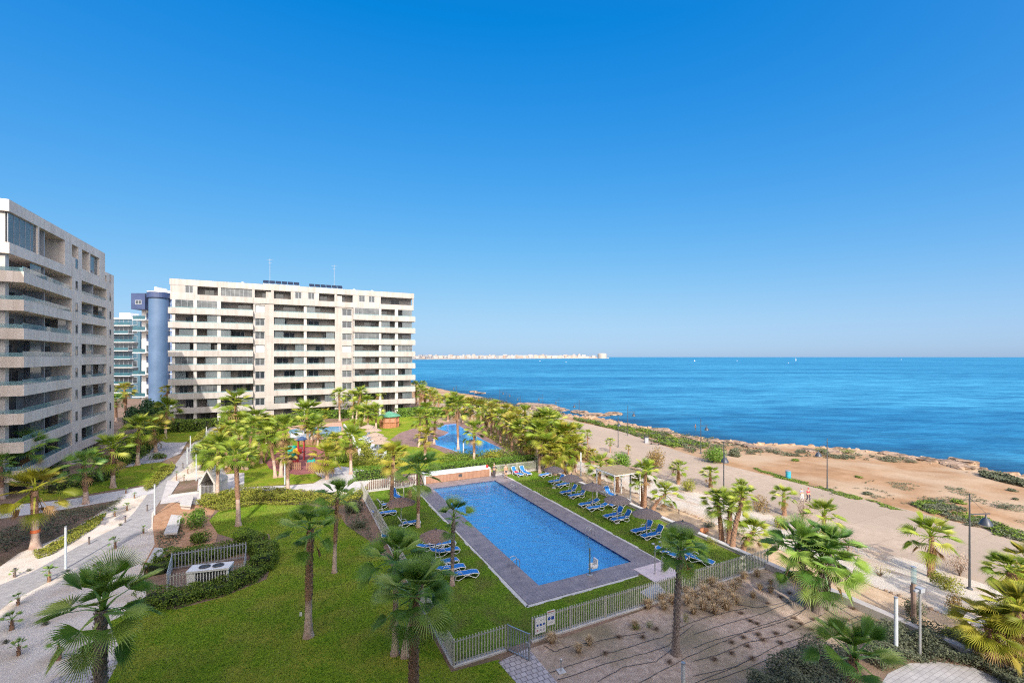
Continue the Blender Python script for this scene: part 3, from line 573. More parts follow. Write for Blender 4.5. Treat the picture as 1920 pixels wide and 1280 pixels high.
def left_block():
    U = -27.3; V0 = 68.7; V1 = 101.9; T = 32.5
    b = thing('apartment_building', 'tall grey beige apartment block at the left edge with wedge shaped balcony bands', 'building', UV(U, V0), TH)
    Y = lambda px: va(px, U) - V0
    y135, y153, y200, y197 = Y(135), Y(153), Y(200), Y(197); L_ = V1-V0; BK = -2.2
    pz = 3.12; bot = lambda k: 1.65+pz*k; top = lambda k: 2.85+pz*k
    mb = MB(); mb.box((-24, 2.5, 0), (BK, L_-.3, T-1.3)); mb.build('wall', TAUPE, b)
    mb = MB(); mb.box((-24, .0, T-1.3), (0, y197, T)); mb.box((-24,y197,T-3.6),(0,L_,T-3.0)); mb.build('roof', CREAM_LIFT, b)
    mb = MB()
    mb.box((BK+.01, y135, 0), (0, y153, bot(9)-.3)); 
    mb.box((BK+.01, y200, 0), (-.002, L_, T-3.6)); mb.box((BK+.01,y197-2.5,T-4.1),(-.003,y197-.001,T-1.3))
    mb.box((-24, L_-.3, 0), (BK, L_-.001, T-3.6))
    mb.build('facade_wall', CREAM_LIFT, b)
    for k in range(9):
        z = bot(k)+1.5
        for (a, c) in ((y135+1.0, y135+1.9), (y200+1.2, y200+2.0)):
            if a > y200 and k == 9: continue
            frame_win(b, a, c, z-.1, z+1.25, .05, GLASSD, 'small_window', 1, axis='y', fw=.08)
    # far loggias: bands flush with the facade
    for k in range(10):
        if k == 9: continue
        mb = MB(); mb.box((-.18, y153, bot(k)), (-.001, y200, top(k))); mb.box((BK+.01, y153, bot(k)), (-.18, y200, bot(k)+.3)); mb.build('balcony_band', CREAM_LIFT, b)
    # near loggias: wedge bands, 1.2 m proud at the near corner, running round the front
    for k in range(9):
        ex = 1.25 if k < 8 else .02
        mb = MB(); o_ = [(ex, -.2), (.002, y135)] if k < 8 else [(.02, -.02), (.002, y135)]
        outer = [(-24, o_[0][1]), o_[0], o_[1]]; inner = [(BK+.02, y135), (BK+.02, 2.6), (-24, 2.6)]
        mb.prism(outer+inner, bot(k), bot(k)+.3)
        th = .18
        mb.prism([outer[0], outer[1], (outer[1][0]-th, outer[1][1]+th), (outer[0][0], outer[0][1]+th)], bot(k)+.3, top(k))
        mb.prism([outer[1], outer[2], (outer[2][0]-th, outer[2][1]), (outer[1][0]-th, outer[1][1]+th+.001)], bot(k)+.3, top(k))
        mb.build('balcony_band', CREAM_LIFT, b)
        if k < 8:
            s = MB(); s.prism([(ex-.12,-.1),(-.1,y135-.2),(-.14,y135-.2),(ex-.16,-.1)], top(k), top(k)+.6); s.build('glass_rail', RAILG, b)
            s = MB(); s.prism([(-12,-.12),(ex-.12,-.12),(ex-.12,-.08),(-12,-.08)], top(k), top(k)+.45); s.build('glass_rail', RAILG, b)
            s = MB(); s.box((-.1, y153+.1, top(k)), (-.07, y200-.1, top(k)+.4)); s.build('glass_rail', RAILG, b)
    for (a, c) in ((-1.5,-.45),(-9.5,-8.5),(-17.5,-16.5)): mb = MB(); mb.box((a, .35, 0), (c, 1.1, T-1.3)); mb.build('pier', CONC, b)
    for q in (((BK+.02, y135*.56, 0), (-.4, y135*.56+.2, T-1.31)), ((BK+.02, (y153+y200)/2-.1, 0), (-.25, (y153+y200)/2+.1, T-3.61)), ((-4.2,1.15,0),(-4.0,2.49,T-1.31)), ((-12.2,1.15,0),(-12,2.49,T-1.31))): mb = MB(); mb.box(*q); mb.build('partition_wall', GREY, b)
    rnd = random.Random(4)
    for k in range(10):
        z0 = .02 if k == 0 else bot(k-1)+.3; z1 = (bot(k) if k < 9 else T-1.3)
        for (a, c) in ((2.7, y135*.5), (y135*.6, y135-.4), (y153+.3, (y153+y200)/2-.2), ((y153+y200)/2+.2, y200-.3)):
            if c-a < 1.2: continue
            if k == 9 and a > y153: continue
            w = c-a; dw = min(w-.4, w*rnd.uniform(.6, .92)); dx = a+(w-dw)*rnd.random()
            frame_win(b, dx, dx+dw, z0, z0+2.4, BK+.08, rnd.choice([GLASSD, GLASSD, SHUT, GLASSM]), 'sliding_door', 3 if dw > 4 else 2, axis='y', fw=.07)
            if rnd.random() < .38 and 0 < k < 9:
                s = MB(); s.box((-.35, a+w*.5, top(k-1)), (-.32, c, z1-.06)); s.build('glass_screen', GLASSL, b)
        for (a, c) in ((-7.6, -4.4), (-3.8, -2.6), (-11.8, -10), (-16,-13)):
            frame_win(b, a, c, z0, z0+2.4, 2.48, rnd.choice([GLASSD, SHUT, GLASSM]), 'front_door', 2, fw=.07)
    # top storey: framed openings under the roof beam
    mb = MB(); z0, z1 = top(8), T-1.3
    for (a, c) in ((y135*.40, y135*.40+.3),(y135*.86, y135),(Y(147),Y(153)+.2),(Y(168),Y(168)+.35),(y197-2.4,y197)):
        mb.box((-2.1, a, z0-.01), (-.004, c, z1))
    mb.box((-.2,y135*.86-.01,z0-.02),(-.006,y197,z0+.5))
    mb.build('top_floor_wall', CREAM_LIFT, b)
    frame_win(b, .3, y135*.40, z0, z1, -.2, GLASSL, 'glazed_screen', 5, axis='y', fw=.05)
    frame_win(b, Y(170), y197-2.5, z0+.5, z1, -.3, GLASSM, 'glazed_screen', 3, axis='y', fw=.06)
    frame_win(b, Y(124), Y(130), z0+.4, z1-.3, -.05, GLASSD, 'small_window', 1, axis='y', fw=.07)
left_block()
def teal_block():
    # far glassy block seen between the left block and the blue tower
    Yd = 165.0; x0 = (190-960)/F*Yd; x1 = (256-960)/F*Yd; gz = 0
    b = thing('apartment_building', 'far teal glass balcony block between left block and blue tower', 'building', ((x0+x1)/2, Yd, 0), 0)
    w = (x1-x0)/2; T = 29.2
    mb = MB(); mb.box((-w, 1.6, 0), (w, 16, T)); mb.build('wall', mat('teal_wall', (.045,.10,.15), (.07,.14,.19), rough=.3, scale=.4), b)
    TEAL = mat('teal_glass', (.02,.075,.10), (.03,.11,.14), rough=.1, scale=.5, spec=.8)
    for k in range(9):
        z = 2.2+3.05*k
        mb = MB(); o = -1.0 if k%2 else -.2; mb.box((-w+.4, o-.0, z), (w-(2.2 if k%3 else .6), 1.59, z+.2)); mb.build('balcony_slab', WHITE, b)
        mb = MB(); mb.box((-w+.45, o+.02, z+.35), (w-(2.3 if k%3 else .7), o+.08, z+1.2)); mb.build('glass_rail', TEAL, b)
        frame_win(b, -w+3.5, w-1, z+.36, z+2.7, 1.58, GLASSD if k%2 else MATS['teal_wall'], 'window', 5, fw=.12)
    mb = MB(); mb.box((-w+.5,1,T),(w-1,15,T+.5)); mb.box((-w+4,3,T+.5),(-w+8,7,T+2.4)); mb.build('roof', WHITE, b)
teal_block()
def blue_tower():
    Yd = 128.0; px2x = lambda px: (px-960)/F*Yd; zz = lambda py: CH+(HZ-py)*Yd/F
    b = thing('tower_block', 'white apartment tower with a blue cylindrical stair shaft behind the wide block', 'building', (px2x(298), Yd, 0), 0)
    ox = px2x(298); q = lambda px: px2x(px)-ox
    BL = mat('blue_cladding', (.07,.125,.22), (.10,.165,.28), rough=.35, scale=.25); NV = mat('navy_cladding', (.035,.055,.13), (.05,.075,.17), rough=.4, scale=.5)
    TEAL = MATS['teal_glass']
    mb = MB(); mb.lathe([(2.35,0),(2.35,zz(560))], 28); mb.build('stair_shaft', BL, b, smooth_=True)
    mb = MB(); mb.lathe([(2.6,zz(560)),(2.75,zz(559)),(2.75,zz(549)),(.01,zz(548.5))], 28); mb.build('shaft_cap', NV, b)
    mb = MB(); mb.box((q(252),2.5,0),(q(330),18,zz(552))); mb.box((q(254),4,zz(552)),(q(318),14,zz(541))); mb.box((q(263),5,zz(541)),(q(268),9,zz(533))); mb.build('wall', mat('white_wall', (.68,.66,.62), (.74,.72,.69), rough=.8, scale=.6), b)
    mb = MB(); mb.box((q(249),-.6,zz(580)),(q(275),2.49,zz(550))); mb.build('penthouse_box', NV, b)
    frame_win(b, q(257), q(269), zz(571), zz(563), -.62, GLASSD, 'window', 2, fw=.15)
    LAT = mat('lattice_glass', (.10,.16,.30), (.26,.32,.45), rough=.3, scale=1.2)
    mb = MB(); mb.box((q(275),1.2,0),(q(284.5),2.49,zz(563))); mb.box((q(312),1.2,0),(q(324),2.49,zz(560))); 
    mb.build('glazed_lattice', LAT, b)
    mb = MB()
    for k in range(9):
        z = 1+3.1*k; mb.box((q(275),1.1,z),(q(284.5),1.19,z+.25)); mb.box((q(312),1.1,z),(q(324),1.19,z+.25))
    mb.build('lattice_rail', WHITE, b)
    for k in range(1, 9):
        z = 3.1*k+.8
        if k in (1,3,5,7,8):
            mb = MB(); mb.box((q(250),-.4,z),(q(274.5),2.49,z+.3)); mb.build('balcony_slab', WHITE, b)
            mb = MB(); mb.box((q(250.5),-.35,z+.3),(q(274),-.3,z+1.3)); mb.build('glass_rail', TEAL, b)
        frame_win(b, q(261), q(271), z+.4, z+2.4, 2.48, GLASSD if k%2 else NV, 'window', 2, fw=.1)
blue_tower()
def plain_block(u0, u1, v0, v1, T, label):
    b = thing('apartment_building', label, 'building', UV((u0+u1)/2, v0), TH)
    w = (u1-u0)/2; d = v1-v0
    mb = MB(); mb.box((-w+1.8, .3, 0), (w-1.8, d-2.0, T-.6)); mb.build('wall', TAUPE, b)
    mb = MB(); mb.box((-w, 0, T-1.0), (w, d, T)); mb.build('roof', CREAM, b)
    for k in range(10):
        z = 2.9+3.12*k
        if z+1.3 > T-1: continue
        mb = MB(); mb.box((-w, 0, z), (w, d, z+.3)); mb.box((-w, d-.2, z+.3), (w, d, z+1.2)); mb.box((-w,0,z+.3),(-w+.2,d-.2,z+1.2)); mb.box((w-.2,0,z+.3),(w,d-.2,z+1.2)); mb.build('balcony_band', CREAM, b)
    for i in range(6): x = -w+.3+(2*w-1.1)*i/5; mb = MB(); mb.box((x, d-1.2, 0), (x+.5, d-.3, T-1)); mb.build('pier', CONC, b)
    for i in range(3):
        for (x, y) in ((-w+.25,-w+.9),(w-.9,w-.25)): mb = MB(); mb.box((x,1+i*(d-3)/2,0),(y,1.6+i*(d-3)/2,T-1)); mb.build('pier', CONC, b)
# the block the photograph is taken from (its roof edge shades the near lawn and pool) and its neighbour
plain_block(-26.5, 17.0, -17.0, -.6, 35.5, 'cream apartment block directly behind the viewpoint')
plain_block(-70, -30.5, 6, 55, 35, 'cream apartment block beyond the left edge')
# far town across the bay
rnd = random.Random(2); mb = MB(); i = 0
def town_pt(px, D): return ((px-960)/F*D, D)
while i < 900:
    px_ = rnd.uniform(700, 1118); D = 3600 + (px_-775)*9.0 + rnd.uniform(0, 420)
    x, y = town_pt(px_, D); s = D/850
    hh = rnd.uniform(2.6, 6.0)*s*(1-.35*max(0, (px_-1000)/130)); ww = rnd.uniform(1.0, 4.5)*s
    mb.box((x-ww, y, SEA), (x+ww, y+30, SEA+4+hh+ (rnd.random() < .06)*2.2*s), rnd.choice([0,0,0,1,2,3])); i += 1
TW = [mat('town_white', (.29,.285,.29), (.36,.35,.35), rough=.9, scale=.01), mat('town_cream', (.34,.30,.26), (.4,.35,.31), rough=.9, scale=.01), mat('town_grey', (.2,.21,.24), (.25,.26,.29), rough=.9, scale=.01), mat('town_tan', (.28,.22,.19), (.33,.27,.23), rough=.9, scale=.01)]
o = mb.build('far_town', TW); tag(o, 'white seaside town strung along the far side of the bay', 'town', kind='stuff')
mb = MB(); sh = []
for px_ in (600, 700, 800, 900, 1000, 1080, 1142): D = 3500+(px_-775)*9.0; sh.append(town_pt(px_, D))
bk = [town_pt(px_, 5200+(px_-775)*8.0) for px_ in (1140, 1080, 900, 600)]
mb.prism(sh+bk, SEA-1, SEA+9); o = mb.build('far_shore', mat('far_sand', (.38,.33,.29), (.43,.38,.34), rough=.9, scale=.01)); tag(o, 'low pale shore of the far headland', 'shore', kind='structure')
D = 6300; x, y = town_pt(1129, D)
mb = MB(); mb.lathe([(62,SEA),(62,SEA+62),(40,SEA+72),(.1,SEA+74)], 24); o = mb.build('round_building', TW[1], loc=(x,y,0)); tag(o, 'large round cream building at the tip of the far headland', 'building')
for (px_, hh, ww) in ((1076,7.4,3.2),(1086,7.8,2.2),(1024,6.2,1.4),(960,6.6,2.0),(905,6.0,2.6)):
    D = 3700+(px_-775)*9; x, y = town_pt(px_, D); s = D/850; w = ww*s; h = hh*s
    t = thing('tower_block', 'pale tower rising above the far town, {ord} from the left', 'building', (x,y-12,SEA), 0, 'towers of the far town')
    m_ = MB(); m_.box((-w,0,0),(w,40,h)); m_.build('wall', TW[0], t); m_ = MB(); m_.box((-w*.5,5,h),(w*.5,30,h+.8*s)); m_.build('roof_housing', TW[1], t)
# ================================================================ vegetation
def fan_leaf(mb, base, az, el, Lp, Lf, nseg, rnd, m, droop=.25, spread=1.75, half=False):
    d = Vector((math.cos(el)*math.cos(az), math.cos(el)*math.sin(az), math.sin(el))); side = Vector((-math.sin(az), math.cos(az), 0)); up = d.cross(side)
    base = Vector(base); p1 = base + d*Lp*.5 + Vector((0,0,.02)); p = base + d*Lp - Vector((0,0,Lp*.10*droop*4))
    w = .022
    mb.quad([base-side*w*1.6, base+side*w*1.6, p1+side*w, p1-side*w], m); mb.quad([p1-side*w, p1+side*w, p+side*w*.6, p-side*w*.6], m)
    el2 = el - rnd.uniform(.05, .45); d2 = Vector((math.cos(el2)*math.cos(az), math.cos(el2)*math.sin(az), math.sin(el2))); up2 = d2.cross(side)
    tw = rnd.uniform(-.35,.35); s2 = (side*math.cos(tw)+up2*math.sin(tw)); u2 = d2.cross(s2)
    n0 = len(mb.v); mb.v.append(tuple(p)); dphi = spread*2/nseg
    def pt(phi, r, cup=0): return p + (d2*math.cos(phi)+s2*math.sin(phi))*r + u2*(cup + .22*r*abs(math.sin(phi))**1.5)
    rm = .44*Lf; prev = None
    for i in range(nseg):
        a0 = -spread + dphi*i; ac = a0+dphi/2; a1 = a0+dphi
        ln = Lf*(.74+.26*math.cos(ac*.8))*rnd.uniform(.9,1.06)
        L_ = pt(a0+dphi*.06, rm*(ln/Lf)) ; Rr = pt(a1-dphi*.06, rm*(ln/Lf)); C = pt(ac, rm*(ln/Lf)*1.04, .045*Lf)
        e1 = pt(ac, ln*.8) - Vector((0,0,droop*.22*ln)); wv = (Rr-L_)*.24
        tip = pt(ac+rnd.uniform(-.05,.05), ln*(1-.12*droop)) - Vector((0,0,droop*.75*ln*rnd.uniform(.6,1.25)))
        k = len(mb.v); mb.v += [tuple(L_), tuple(C), tuple(Rr), tuple(e1-wv), tuple(e1+wv), tuple(tip)]
        for f in ((n0,k,k+1),(n0,k+1,k+2),(k,k+3,k+1),(k+1,k+3,k+4),(k+1,k+4,k+2),(k+3,k+5,k+4)): mb.f.append(f); mb.m.append(m)
CROWN = {}
def crown_mesh(kind, seed, n=30, nseg=18, el0=-35, dead=3, open_=0):
    key = (kind, seed, n, nseg, el0, dead)
    if key in CROWN: return CROWN[key]
    rnd = random.Random(seed*31+n); mb = MB(); az = rnd.uniform(0, 6)
    for i in range(n):
        t = i/(n-1.0); az += 2.39996 + rnd.uniform(-.25,.25)
        el = R(86 - (86-max(el0,-48)-12)*t**.92) + rnd.uniform(-.16,.16)
        if t > .86: el -= R(rnd.uniform(5,30))
        Lp = (.46 + .14*t)*rnd.uniform(.8,1.2); Lf = (.47 + .08*math.sin(t*3.1))*rnd.uniform(.85,1.15)
        if t < .1: Lf *= 1.05; Lp *= .7
        elif t < .42: Lf *= 1.12
        fan_leaf(mb, (0,0,-.06*t), az, el, Lp, Lf, nseg, rnd, 0, droop=.03+.34*t*rnd.uniform(.4,1.4), spread=(.55 if t < .1 else rnd.uniform(.9,1.3) if t < .42 else rnd.uniform(1.35,1.9)))
    for i in range(dead):
        az += 2.4; fan_leaf(mb, (0,0,-.15), az, R(rnd.uniform(-62,-40)), .42, .42, max(8,nseg//2), rnd, 1, droop=.5, spread=1.1)
    m = {'n': LEAFN, 'g': LEAF, 'y': LEAFG}[kind]
    CROWN[key] = mb.mesh('crown', [m, DEAD]); return CROWN[key]
SKIRT = {}
def skirt_mesh(seed):
    if seed in SKIRT: return SKIRT[seed]
    rnd = random.Random(seed+77); mb = MB(); az = 0
    for i in range(22):
        az += 2.4; z = -.15-.75*i/22
        fan_leaf(mb, (.05*math.cos(az),.05*math.sin(az),z), az, R(rnd.uniform(-82,-62)), .22, .48, 9, rnd, 0, droop=.35, spread=.6)
    SKIRT[seed] = mb.mesh('skirt', DEAD); return SKIRT[seed]
def trunk_mesh(h, r, shaved, seed, grey=False, rough=True, top_off=(0,0)):
    """tapered trunk: shaved pale foot that flares at the ground, rough leaf-base boots above"""
    rnd = random.Random(seed); mb = MB(); n = 12; rings = max(8, int(h*5)); prof = []
    hs_ = h*shaved
    for i in range(rings+1):
        t = i/rings; z = h*t
        rr = r*(1.0 - .18*t) + r*.65*math.exp(-z/(.35+.3*r)) 
        if z < hs_: rr *= .93
        prof.append((z, rr))
    base = 0
    off = lambda z: (top_off[0]*(z/h)**1.6, top_off[1]*(z/h)**1.6)
    for (z, rr) in prof:
        ox, oy = off(z)
        for j in range(n):
            an = 2*math.pi*j/n; q = rr*(1+rnd.uniform(-.05,.05)*(1 if z < hs_ else 1.8)); mb.v.append((ox+q*math.cos(an), oy+q*math.sin(an), z))
    for i in range(rings):
        m = 0 if prof[i+1][0] <= hs_+.001 else 1
        for j in range(n): j2 = (j+1)%n; mb.f.append((i*n+j, i*n+j2, (i+1)*n+j2, (i+1)*n+j)); mb.m.append(m)
    if rough:
        cnt = int((h-hs_)*(34 if r > .1 else 20)); an = rnd.uniform(0,6)
        for i in range(cnt):
            z = hs_ + (h-hs_)*(i+.5)/cnt; an += 2.39996; rr = r*(1-.18*z/h)*1.0; ox, oy = off(z)
            c, s = math.cos(an), math.sin(an); w = .055+.02*rnd.random(); lh = rnd.uniform(.10,.2); o_ = rnd.uniform(.02,.055)
            A = (ox+c*rr*.93 - s*w, oy+s*rr*.93 + c*w, z); B = (ox+c*rr*.93 + s*w, oy+s*rr*.93 - c*w, z); C_ = (ox+c*(rr+o_)+rnd.uniform(-.02,.02), oy+s*(rr+o_), z+lh); Dd = (ox+c*(rr+o_*1.1), oy+s*(rr+o_*1.1), z+lh*.25)
            mb.quad([A, Dd, C_], 2); mb.quad([Dd, B, C_], 2)
    return mb.mesh('trunk', [PALE, BARKG if grey else BARK, BARKG if grey else BARK], True)
NP = [0]
def palm(bx, by, tx, ty, rpx, label, kind='g', shaved=.3, r=.17, skirt=False, grey=False, n=30, nseg=18, group='fan palms', el0=-35, base=None, dead=3, name='palm_tree'):
    NP[0] += 1; seed = NP[0]; rnd = random.Random(seed*13)
    p = base if base is not None else GP(bx, by)
    Y = p.y; h = (by-ty)/F*Y if base is None else CH-(ty-HZ)*Y/F-p.z
    rad = rpx/F*Y; dx = (tx-bx)/F*Y
    t = thing(name, label, 'palm tree', p, 0, group)
    c_h = max(h*.6, h - .12*rad)
    obj('trunk', trunk_mesh(c_h, r, shaved, seed, grey, top_off=(dx, rnd.uniform(-.15,.15))), t)
    c = obj('crown', crown_mesh(kind, seed%5, n, nseg, el0, dead), t, (dx, 0, c_h-.02)); s = rad*1.02; c.scale = (s, s, s*rnd.uniform(.9,1.05)); c.rotation_euler = (rnd.uniform(-.06,.06), rnd.uniform(-.06,.06), rnd.uniform(0,6.28))
    if skirt: k = obj('dead_leaf_skirt', skirt_mesh(seed%3), t, (dx*.9, 0, c_h)); q = max(rad*.85, .6); k.scale = (q*.8, q*.8, min(q*1.1, c_h*.85)); k.rotation_euler = (0,0,rnd.uniform(0,6))
    return t
NN = dict(kind='n', n=34, nseg=26)
# near lawn and left corner
palm(187,1385,193,1128,100,'near fan palm with a rough brown trunk in the bottom left corner of the lawn', shaved=0, r=.24, grey=True, kind='n', n=23, nseg=30, el0=-60, dead=0)
palm(578,1193,581,985,62,'tall fan palm alone on the near lawn with a pale shaved foot and white tag', shaved=.36, r=.20, kind='n', n=17, nseg=28, el0=-30, dead=1)
palm(627,1073,634,926,46,'slim fan palm on the lawn just behind the tallest lawn palm', shaved=.42, r=.14, kind='n', n=19, nseg=24, dead=1)
palm(741,1226,742,1040,74,'fan palm with leaning pale trunk at the back of the lawn trio', shaved=.75, r=.17, grey=True, kind='n', n=24, nseg=28, dead=1)
palm(759,1230,795,1078,62,'middle fan palm of the lawn trio by the fence corner, crown over the sunloungers', shaved=.7, r=.17, grey=True, kind='n', n=20, nseg=28, dead=1)
palm(775,1400,776,1105,82,'nearest fan palm of the lawn trio with a thick shaggy brown trunk', shaved=0, r=.215, kind='n', n=30, nseg=30, dead=2)
palm(848,1097,851,962,42,'thin fan palm beside the pool deck with blue loungers at its foot', shaved=.3, r=.13, grey=True, kind='n', n=14, nseg=24, dead=0)
palm(784,988,785,878,50,'dark tall fan palm on the pool lawn near the wood panelled pool wall', shaved=.25, r=.155, kind='n', n=19, nseg=24, dead=1)
palm(734,952,738,850,38,'sunlit fan palm in front of the slatted end fence of the pool', shaved=.1, r=.19, kind='y', n=22, nseg=20, dead=2)
palm(1267,1226,1277,1022,52,'fan palm standing in the bare planting bed beside the pool fence', shaved=0, r=.165, grey=True, kind='n', n=24, nseg=28, el0=-45, dead=2)
palm(1600,1420,1603,1222,84,'low fan palm at the bottom edge beside the paved terrace', shaved=0, r=.2, kind='n', n=18, nseg=30, dead=0, el0=-20)
for (a, b_, c, d, e, l) in ((1517,1139,1497,1020,62,'left stem of the triple fan palm in the bare bed'),(1533,1147,1543,1047,66,'front stem of the triple fan palm in the bare bed'),(1549,1139,1556,1018,60,'rear stem of the triple fan palm in the bare bed')):
    palm(a,b_,c,d,e,l, shaved=0, r=.2, grey=True, kind='n', n=30, nseg=26, el0=-50, dead=3, group='triple palm of the bare bed')
palm(447,985,441,848,38,'fan palm with pale foot at the edge of the half shaded lawn', shaved=.38, r=.2, n=26, kind='g')
palm(408,931,410,838,38,'broad fan palm right of the triangular vent shelter', shaved=.5, r=.2, n=30, kind='g')
palm(66,1027,66,912,60,'yellow green fan palm with an orange band near its foot, by the left lawn', shaved=.55, r=.27, kind='y', n=20, nseg=26, dead=3)
GL = 'fan palm in the garden before the left block, {ord} from the left'
for a in ((2,935,0,868,26,'n'),(56,915,55,832,42,'n'),(161,944,158,868,36,'n'),(212,914,212,836,40,'g'),(258,872,262,797,34,'g'),(292,847,289,801,30,'y'),(310,822,313,763,27,'g')):
    palm(*a[:5], GL, kind=a[5], shaved=.35, r=.24, n=26, group='palms before the left block')
for a in ((218,790,217,748,16,'n'),(236,786,234,728,20,'y'),(314,790,314,730,14,'y')):
    palm(*a[:5], 'far fan palm near the foot of the blue tower, {ord} from the left', kind=a[5], shaved=.2, r=.26, n=26, nseg=14, skirt=a[0] != 218, group='palms by the blue tower')
GM = 'fan palm among the garden palms left of the playground, {ord} from the left'
for a in ((443,822,441,752,34,'g'),(453,822,454,786,28,'g'),(434,838,428,800,22,'g'),(486,842,483,784,30,'g'),(466,862,476,795,26,'g'),(415,860,414,812,24,'y'),(446,856,448,812,26,'g'),(489,868,492,832,22,'g'),(500,840,503,790,22,'y'),(430,812,430,772,20,'g'),(456,879,454,845,24,'g'),(398,878,396,846,34,'g'),(425,885,422,835,28,'g'),(462,880,468,850,20,'g')):
    palm(*a[:5], GM, kind=a[5], shaved=.25, r=.2, n=28, nseg=14, group='palms left of the playground')
GP_ = 'fan palm on the lawn around the playground, {ord} from the left'
for a in ((630,862,631,822,20,'y'),(596,838,597,800,20,'g'),(516,895,500,808,33,'g'),(527,894,533,800,34,'g'),(540,924,537,848,20,'y'),(577,826,575,772,32,'g'),(584,828,587,795,20,'g'),(613,898,612,852,36,'y'),(658,888,657,818,30,'g'),(551,860,528,790,20,'g')):
    palm(*a[:5], GP_, kind=a[5], shaved=.4, r=.24 if a[0] in (527,577) else .2, n=28, nseg=16, dead=5, group='palms round the playground')
GB = 'fan palm between wide block and green roofed kiosk, {ord} from the left'
for a in ((637,789,636,738,18,'g'),(661,788,664,745,22,'g'),(675,803,673,774,22,'g'),(690,805,690,770,22,'g'),(705,805,705,768,19,'g'),(712,778,710,733,15,'g'),(723,770,724,738,17,'y'),(668,790,676,735,18,'g'),(683,790,688,750,16,'g'),(601,784,610,775,14,'y')):
    palm(*a[:5], GB, kind=a[5], shaved=.4, r=.22, n=28, nseg=12, group='palms near the kiosk')
GLG = 'fan palm beside the lagoon pool, {ord} from the left'
for a in ((786,838,788,780,24,'g'),(797,862,798,815,24,'y'),(800,830,800,765,20,'g'),(814,832,817,780,22,'g'),(859,842,856,758,30,'g'),(889,863,889,806,26,'g')):
    palm(*a[:5], GLG, kind=a[5], shaved=.3, r=.2, n=26, nseg=16, group='palms beside the lagoon pool')
GFG = 'fan palm in the far grove right of the wide block, {ord} from the left'
for a in ((780,765,780,722,13,'g'),(787,768,789,730,16,'g'),(797,765,797,735,14,'g'),(805,768,807,737,13,'y'),(815,765,815,740,13,'g'),(822,770,823,745,9,'y'),(793,758,793,720,11,'g'),(810,760,811,732,10,'g')):
    palm(*a[:5], GFG, kind=a[5], shaved=.2, r=.25, n=26, nseg=12, skirt=True, group='palms right of the wide block')
GRW = 'skirted palm in the row between lagoon pool and promenade, {ord} from the left'
for a in ((840,790,838,752,18,'y'),(848,785,850,745,20,'g'),(868,792,870,758,20,'y'),(882,800,880,756,18,'y'),(899,800,896,762,23,'y'),(911,812,912,770,22,'g'),(921,818,922,765,19,'y'),(934,820,930,776,20,'y'),(938,832,940,780,22,'g'),(950,828,949,768,20,'y'),(960,848,958,790,24,'y'),(974,842,970,782,24,'y'),(978,858,976,800,26,'g'),(986,838,984,770,18,'g'),(966,830,963,772,18,'y'),(905,800,905,757,15,'g'),(928,812,929,757,14,'g'),(860,790,862,748,14,'y'),(985,862,990,822,22,'y')):
    palm(*a[:5], GRW, kind=a[5], shaved=.12, r=.2, n=30, nseg=14, skirt=True, dead=6, group='palm row by the promenade')
GCL = 'fan palm in the dense clump behind the sunbathing lawn, {ord} from the left'
for a in ((1000,868,1000,800,30,'y'),(1012,886,1014,808,32,'g'),(1020,882,1022,782,28,'g'),(1026,888,1030,830,30,'y'),(1036,876,1040,790,26,'g'),(1044,884,1048,812,32,'g'),(1058,884,1062,812,30,'y'),(1068,888,1070,835,30,'y'),(1072,878,1078,805,22,'g'),(1040,890,1040,850,28,'y'),(1056,892,1056,850,30,'g'),(1012,878,1010,788,24,'y'),(1032,870,1034,780,22,'g'),(1078,884,1082,830,22,'g'),(994,866,992,830,20,'y')):
    palm(*a[:5], GCL, kind=a[5], shaved=.2, r=.2, n=36, nseg=18, skirt=a[2] > 1035 or a[2] < 1001, dead=5, group='dense palm clump')
# slope between the wall and the promenade
GS = 'palm on the gravel slope below the promenade, {ord} from the left'
for a in ((1102,834,1101,812,12,'g',0),(1114,868,1112,848,12,'y',0),(1144,848,1144,826,10,'g',0),(1178,852,1178,838,7,'y',0),(1123,915,1126,870,32,'g',0),(1158,922,1156,882,16,'g',0),(1209,956,1210,880,30,'g',0),(1205,950,1198,898,20,'g',0),(1224,958,1248,922,30,'g',0),(1272,908,1272,874,20,'g',1),(1333,914,1332,885,20,'g',1),(1300,935,1300,930,3,'g',0),(1388,940,1391,912,21,'g',0),(1471,966,1469,924,24,'g',1),(1544,1016,1545,962,38,'g',1),(1745,1082,1745,998,48,'g',1)):
    if a[0] == 1300: continue
    palm(*a[:5], GS, kind=a[5], shaved=0, r=.18 if a[4] > 15 else .09, n=24, nseg=18, skirt=bool(a[6]), el0=-30, dead=2, group='palms on the gravel slope')
for a in ((1353,1017,1345,935,34,'g'),(1367,1026,1370,948,38,'g'),(1373,1030,1392,928,30,'g'),(1392,1037,1414,992,32,'g')):
    palm(*a[:5], 'palm of the leafy foursome behind the fence end, {ord} from the left', kind=a[5], shaved=0, r=.19, n=26, nseg=20, el0=-30, dead=1, group='four palms by the garden wall')
for a in ((1868,1250,1858,1168,62,'y'),(1898,1262,1908,1135,66,'y'),(1935,1240,1938,1160,60,'g'),(1890,1185,1892,1065,42,'g'),(1925,1175,1928,1050,44,'y')):
    palm(*a[:5], 'big skirted fan palm at the right edge below the terrace, {ord} from the left', kind=a[5], shaved=0, r=.26, n=34, nseg=26, skirt=True, dead=6, el0=-55, group='big palms at the right edge')
